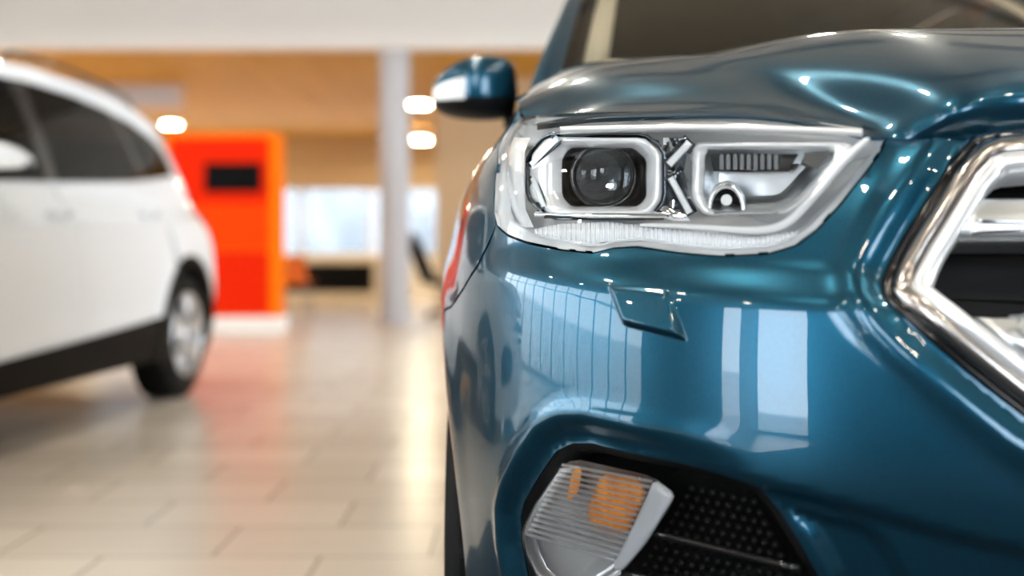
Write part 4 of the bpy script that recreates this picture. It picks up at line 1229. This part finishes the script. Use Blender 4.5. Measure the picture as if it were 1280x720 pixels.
# black office chair behind the pillar
oc = empty('office_chair', (-.86, 14.1, 0), math.radians(78)); tag(oc, 'black office chair tilted back between the grey pillar and the blue car', 'chair')
MB().loft([[(x * k, -.02 + dy + .05 * (x / .22) ** 2, z) for x in np.linspace(-.22, .22, 9)] for z, k, dy in ((.48, .80, .16), (.62, 1.0, .22), (.80, 1.05, .29), (.98, 1.0, .37), (1.10, .85, .43))], closed=False).build('backrest', matt_black, oc).modifiers.new('solid', 'SOLIDIFY').thickness = .10
MB().loft([[(.24 * k * math.cos(a), .24 * k * math.sin(a), z) for a in np.linspace(0, 2 * math.pi, 24, endpoint=False)] for z, k in ((.42, .85), (.44, 1), (.49, 1), (.51, .85))], True, True).build('seat', matt_black, oc)
MB().tube([(0, .18, .45), (0, .27, .47), (0, .27, .60)], .02, 8).build('back_support', matt_black, oc)
MB().tube([(0, 0, .08), (0, 0, .43)], .028, 12).build('column', alu, oc)
for k in range(5):
    a = 2 * math.pi * k / 5; l = MB().tube([(0, 0, .09), (.28 * math.cos(a), .28 * math.sin(a), .065)], [.024, .016], 8).build('base_leg', matt_black, oc)
    MB().lathe([(-.02, .0005), (-.02, .028), (.02, .028), (.02, .0005)], 16, 'x', (.28 * math.cos(a), .28 * math.sin(a), .028)).build('caster', matt_black, l)

# trees outside the front glazing (show only as reflections)
leaf_m = mat('leaf_green', (.05, .09, .03), .8); bark_m = mat('bark', (.10, .07, .05), .9)
for i, (x, y, hgt, rr) in enumerate(((-2.6, -12.5, 4.2, 1.3), (.9, -13.6, 4.9, 1.5))):
    t = empty('tree', (x, y, -.22)); tag(t, 'tree standing outside the glazing behind the camera', 'tree', 'trees outside')
    MB().tube([(0, 0, 0), (.05, 0, hgt * .5), (0, .05, hgt * .8)], [.14, .10, .05], 8).build('trunk', bark_m, t)
    rg = random.Random(i); lf = MB()
    for k in range(420):
        d = Vector((rg.gauss(0, 1), rg.gauss(0, 1), rg.gauss(0, .8))).normalized() * rr * rg.random() ** .4
        c = Vector((0, 0, hgt * .75)) + d; s_ = .16
        a = Vector((rg.gauss(0, 1), rg.gauss(0, 1), rg.gauss(0, 1))).normalized(); b2 = a.orthogonal().normalized()
        lf.add([c + a * s_, c + b2 * s_, c - a * s_, c - b2 * s_], [(0, 1, 2, 3)])
    lf.build('crown', leaf_m, t, fixn=False)

# ------------------------------------------------------------------ light
w = bpy.data.worlds.new('World'); SC.world = w; w.use_nodes = True
bg = w.node_tree.nodes['Background']; bg.inputs['Color'].default_value = (.93, .965, 1.0, 1); bg.inputs['Strength'].default_value = 7
def portal(loc, rot, sx_, sy_):
    l = bpy.data.lights.new('portal', 'AREA'); l.shape = 'RECTANGLE'; l.size = sx_; l.size_y = sy_; l.cycles.is_portal = True
    o = bpy.data.objects.new('daylight_portal', l); COL.objects.link(o); o.location = loc; o.rotation_euler = rot
portal((-3.55, YF - .15, 2.3), (math.radians(90), 0, math.radians(0)), 7.3, 4.4)
portal((3.35, YF - .15, 2.3), (math.radians(90), 0, math.radians(0)), 2.5, 3)
portal((XL - .15, 2.5, 2.2), (math.radians(90), 0, math.radians(-90)), 14, 4.3)
portal((XR + .15, 5.0, 2.2), (math.radians(90), 0, math.radians(90)), 13, 4.3)
portal(((wx0 + wx1) / 2, YB + .15, 1.5), (math.radians(90), 0, math.radians(180)), wx1 - wx0, 1.5)

# ------------------------------------------------------------------ camera
cam = bpy.data.cameras.new('camera'); co = bpy.data.objects.new('camera', cam); COL.objects.link(co)
co.location = (0, 0, CAMZ); co.rotation_euler = (math.radians(90), 0, 0)
cam.sensor_width = 36; cam.lens = FPX / 1280 * 36; cam.shift_y = (HOR - 360) / 1280
cam.clip_start = .02; cam.clip_end = 300
cam.dof.use_dof = True; cam.dof.focus_distance = 1.48; cam.dof.aperture_fstop = cam.lens / 25.0; cam.dof.aperture_blades = 0
SC.camera = co
SC.view_settings.view_transform = 'Standard'; SC.view_settings.look = 'None'; SC.view_settings.gamma = 1; SC.view_settings.use_curve_mapping = False
SC.view_settings.exposure = 0.7
SC.cycles.use_denoising = True
SC.cycles.max_bounces = 12; SC.cycles.transparent_max_bounces = 24; SC.cycles.glossy_bounces = 8; SC.cycles.diffuse_bounces = 5
SC.cycles.sample_clamp_indirect = 12
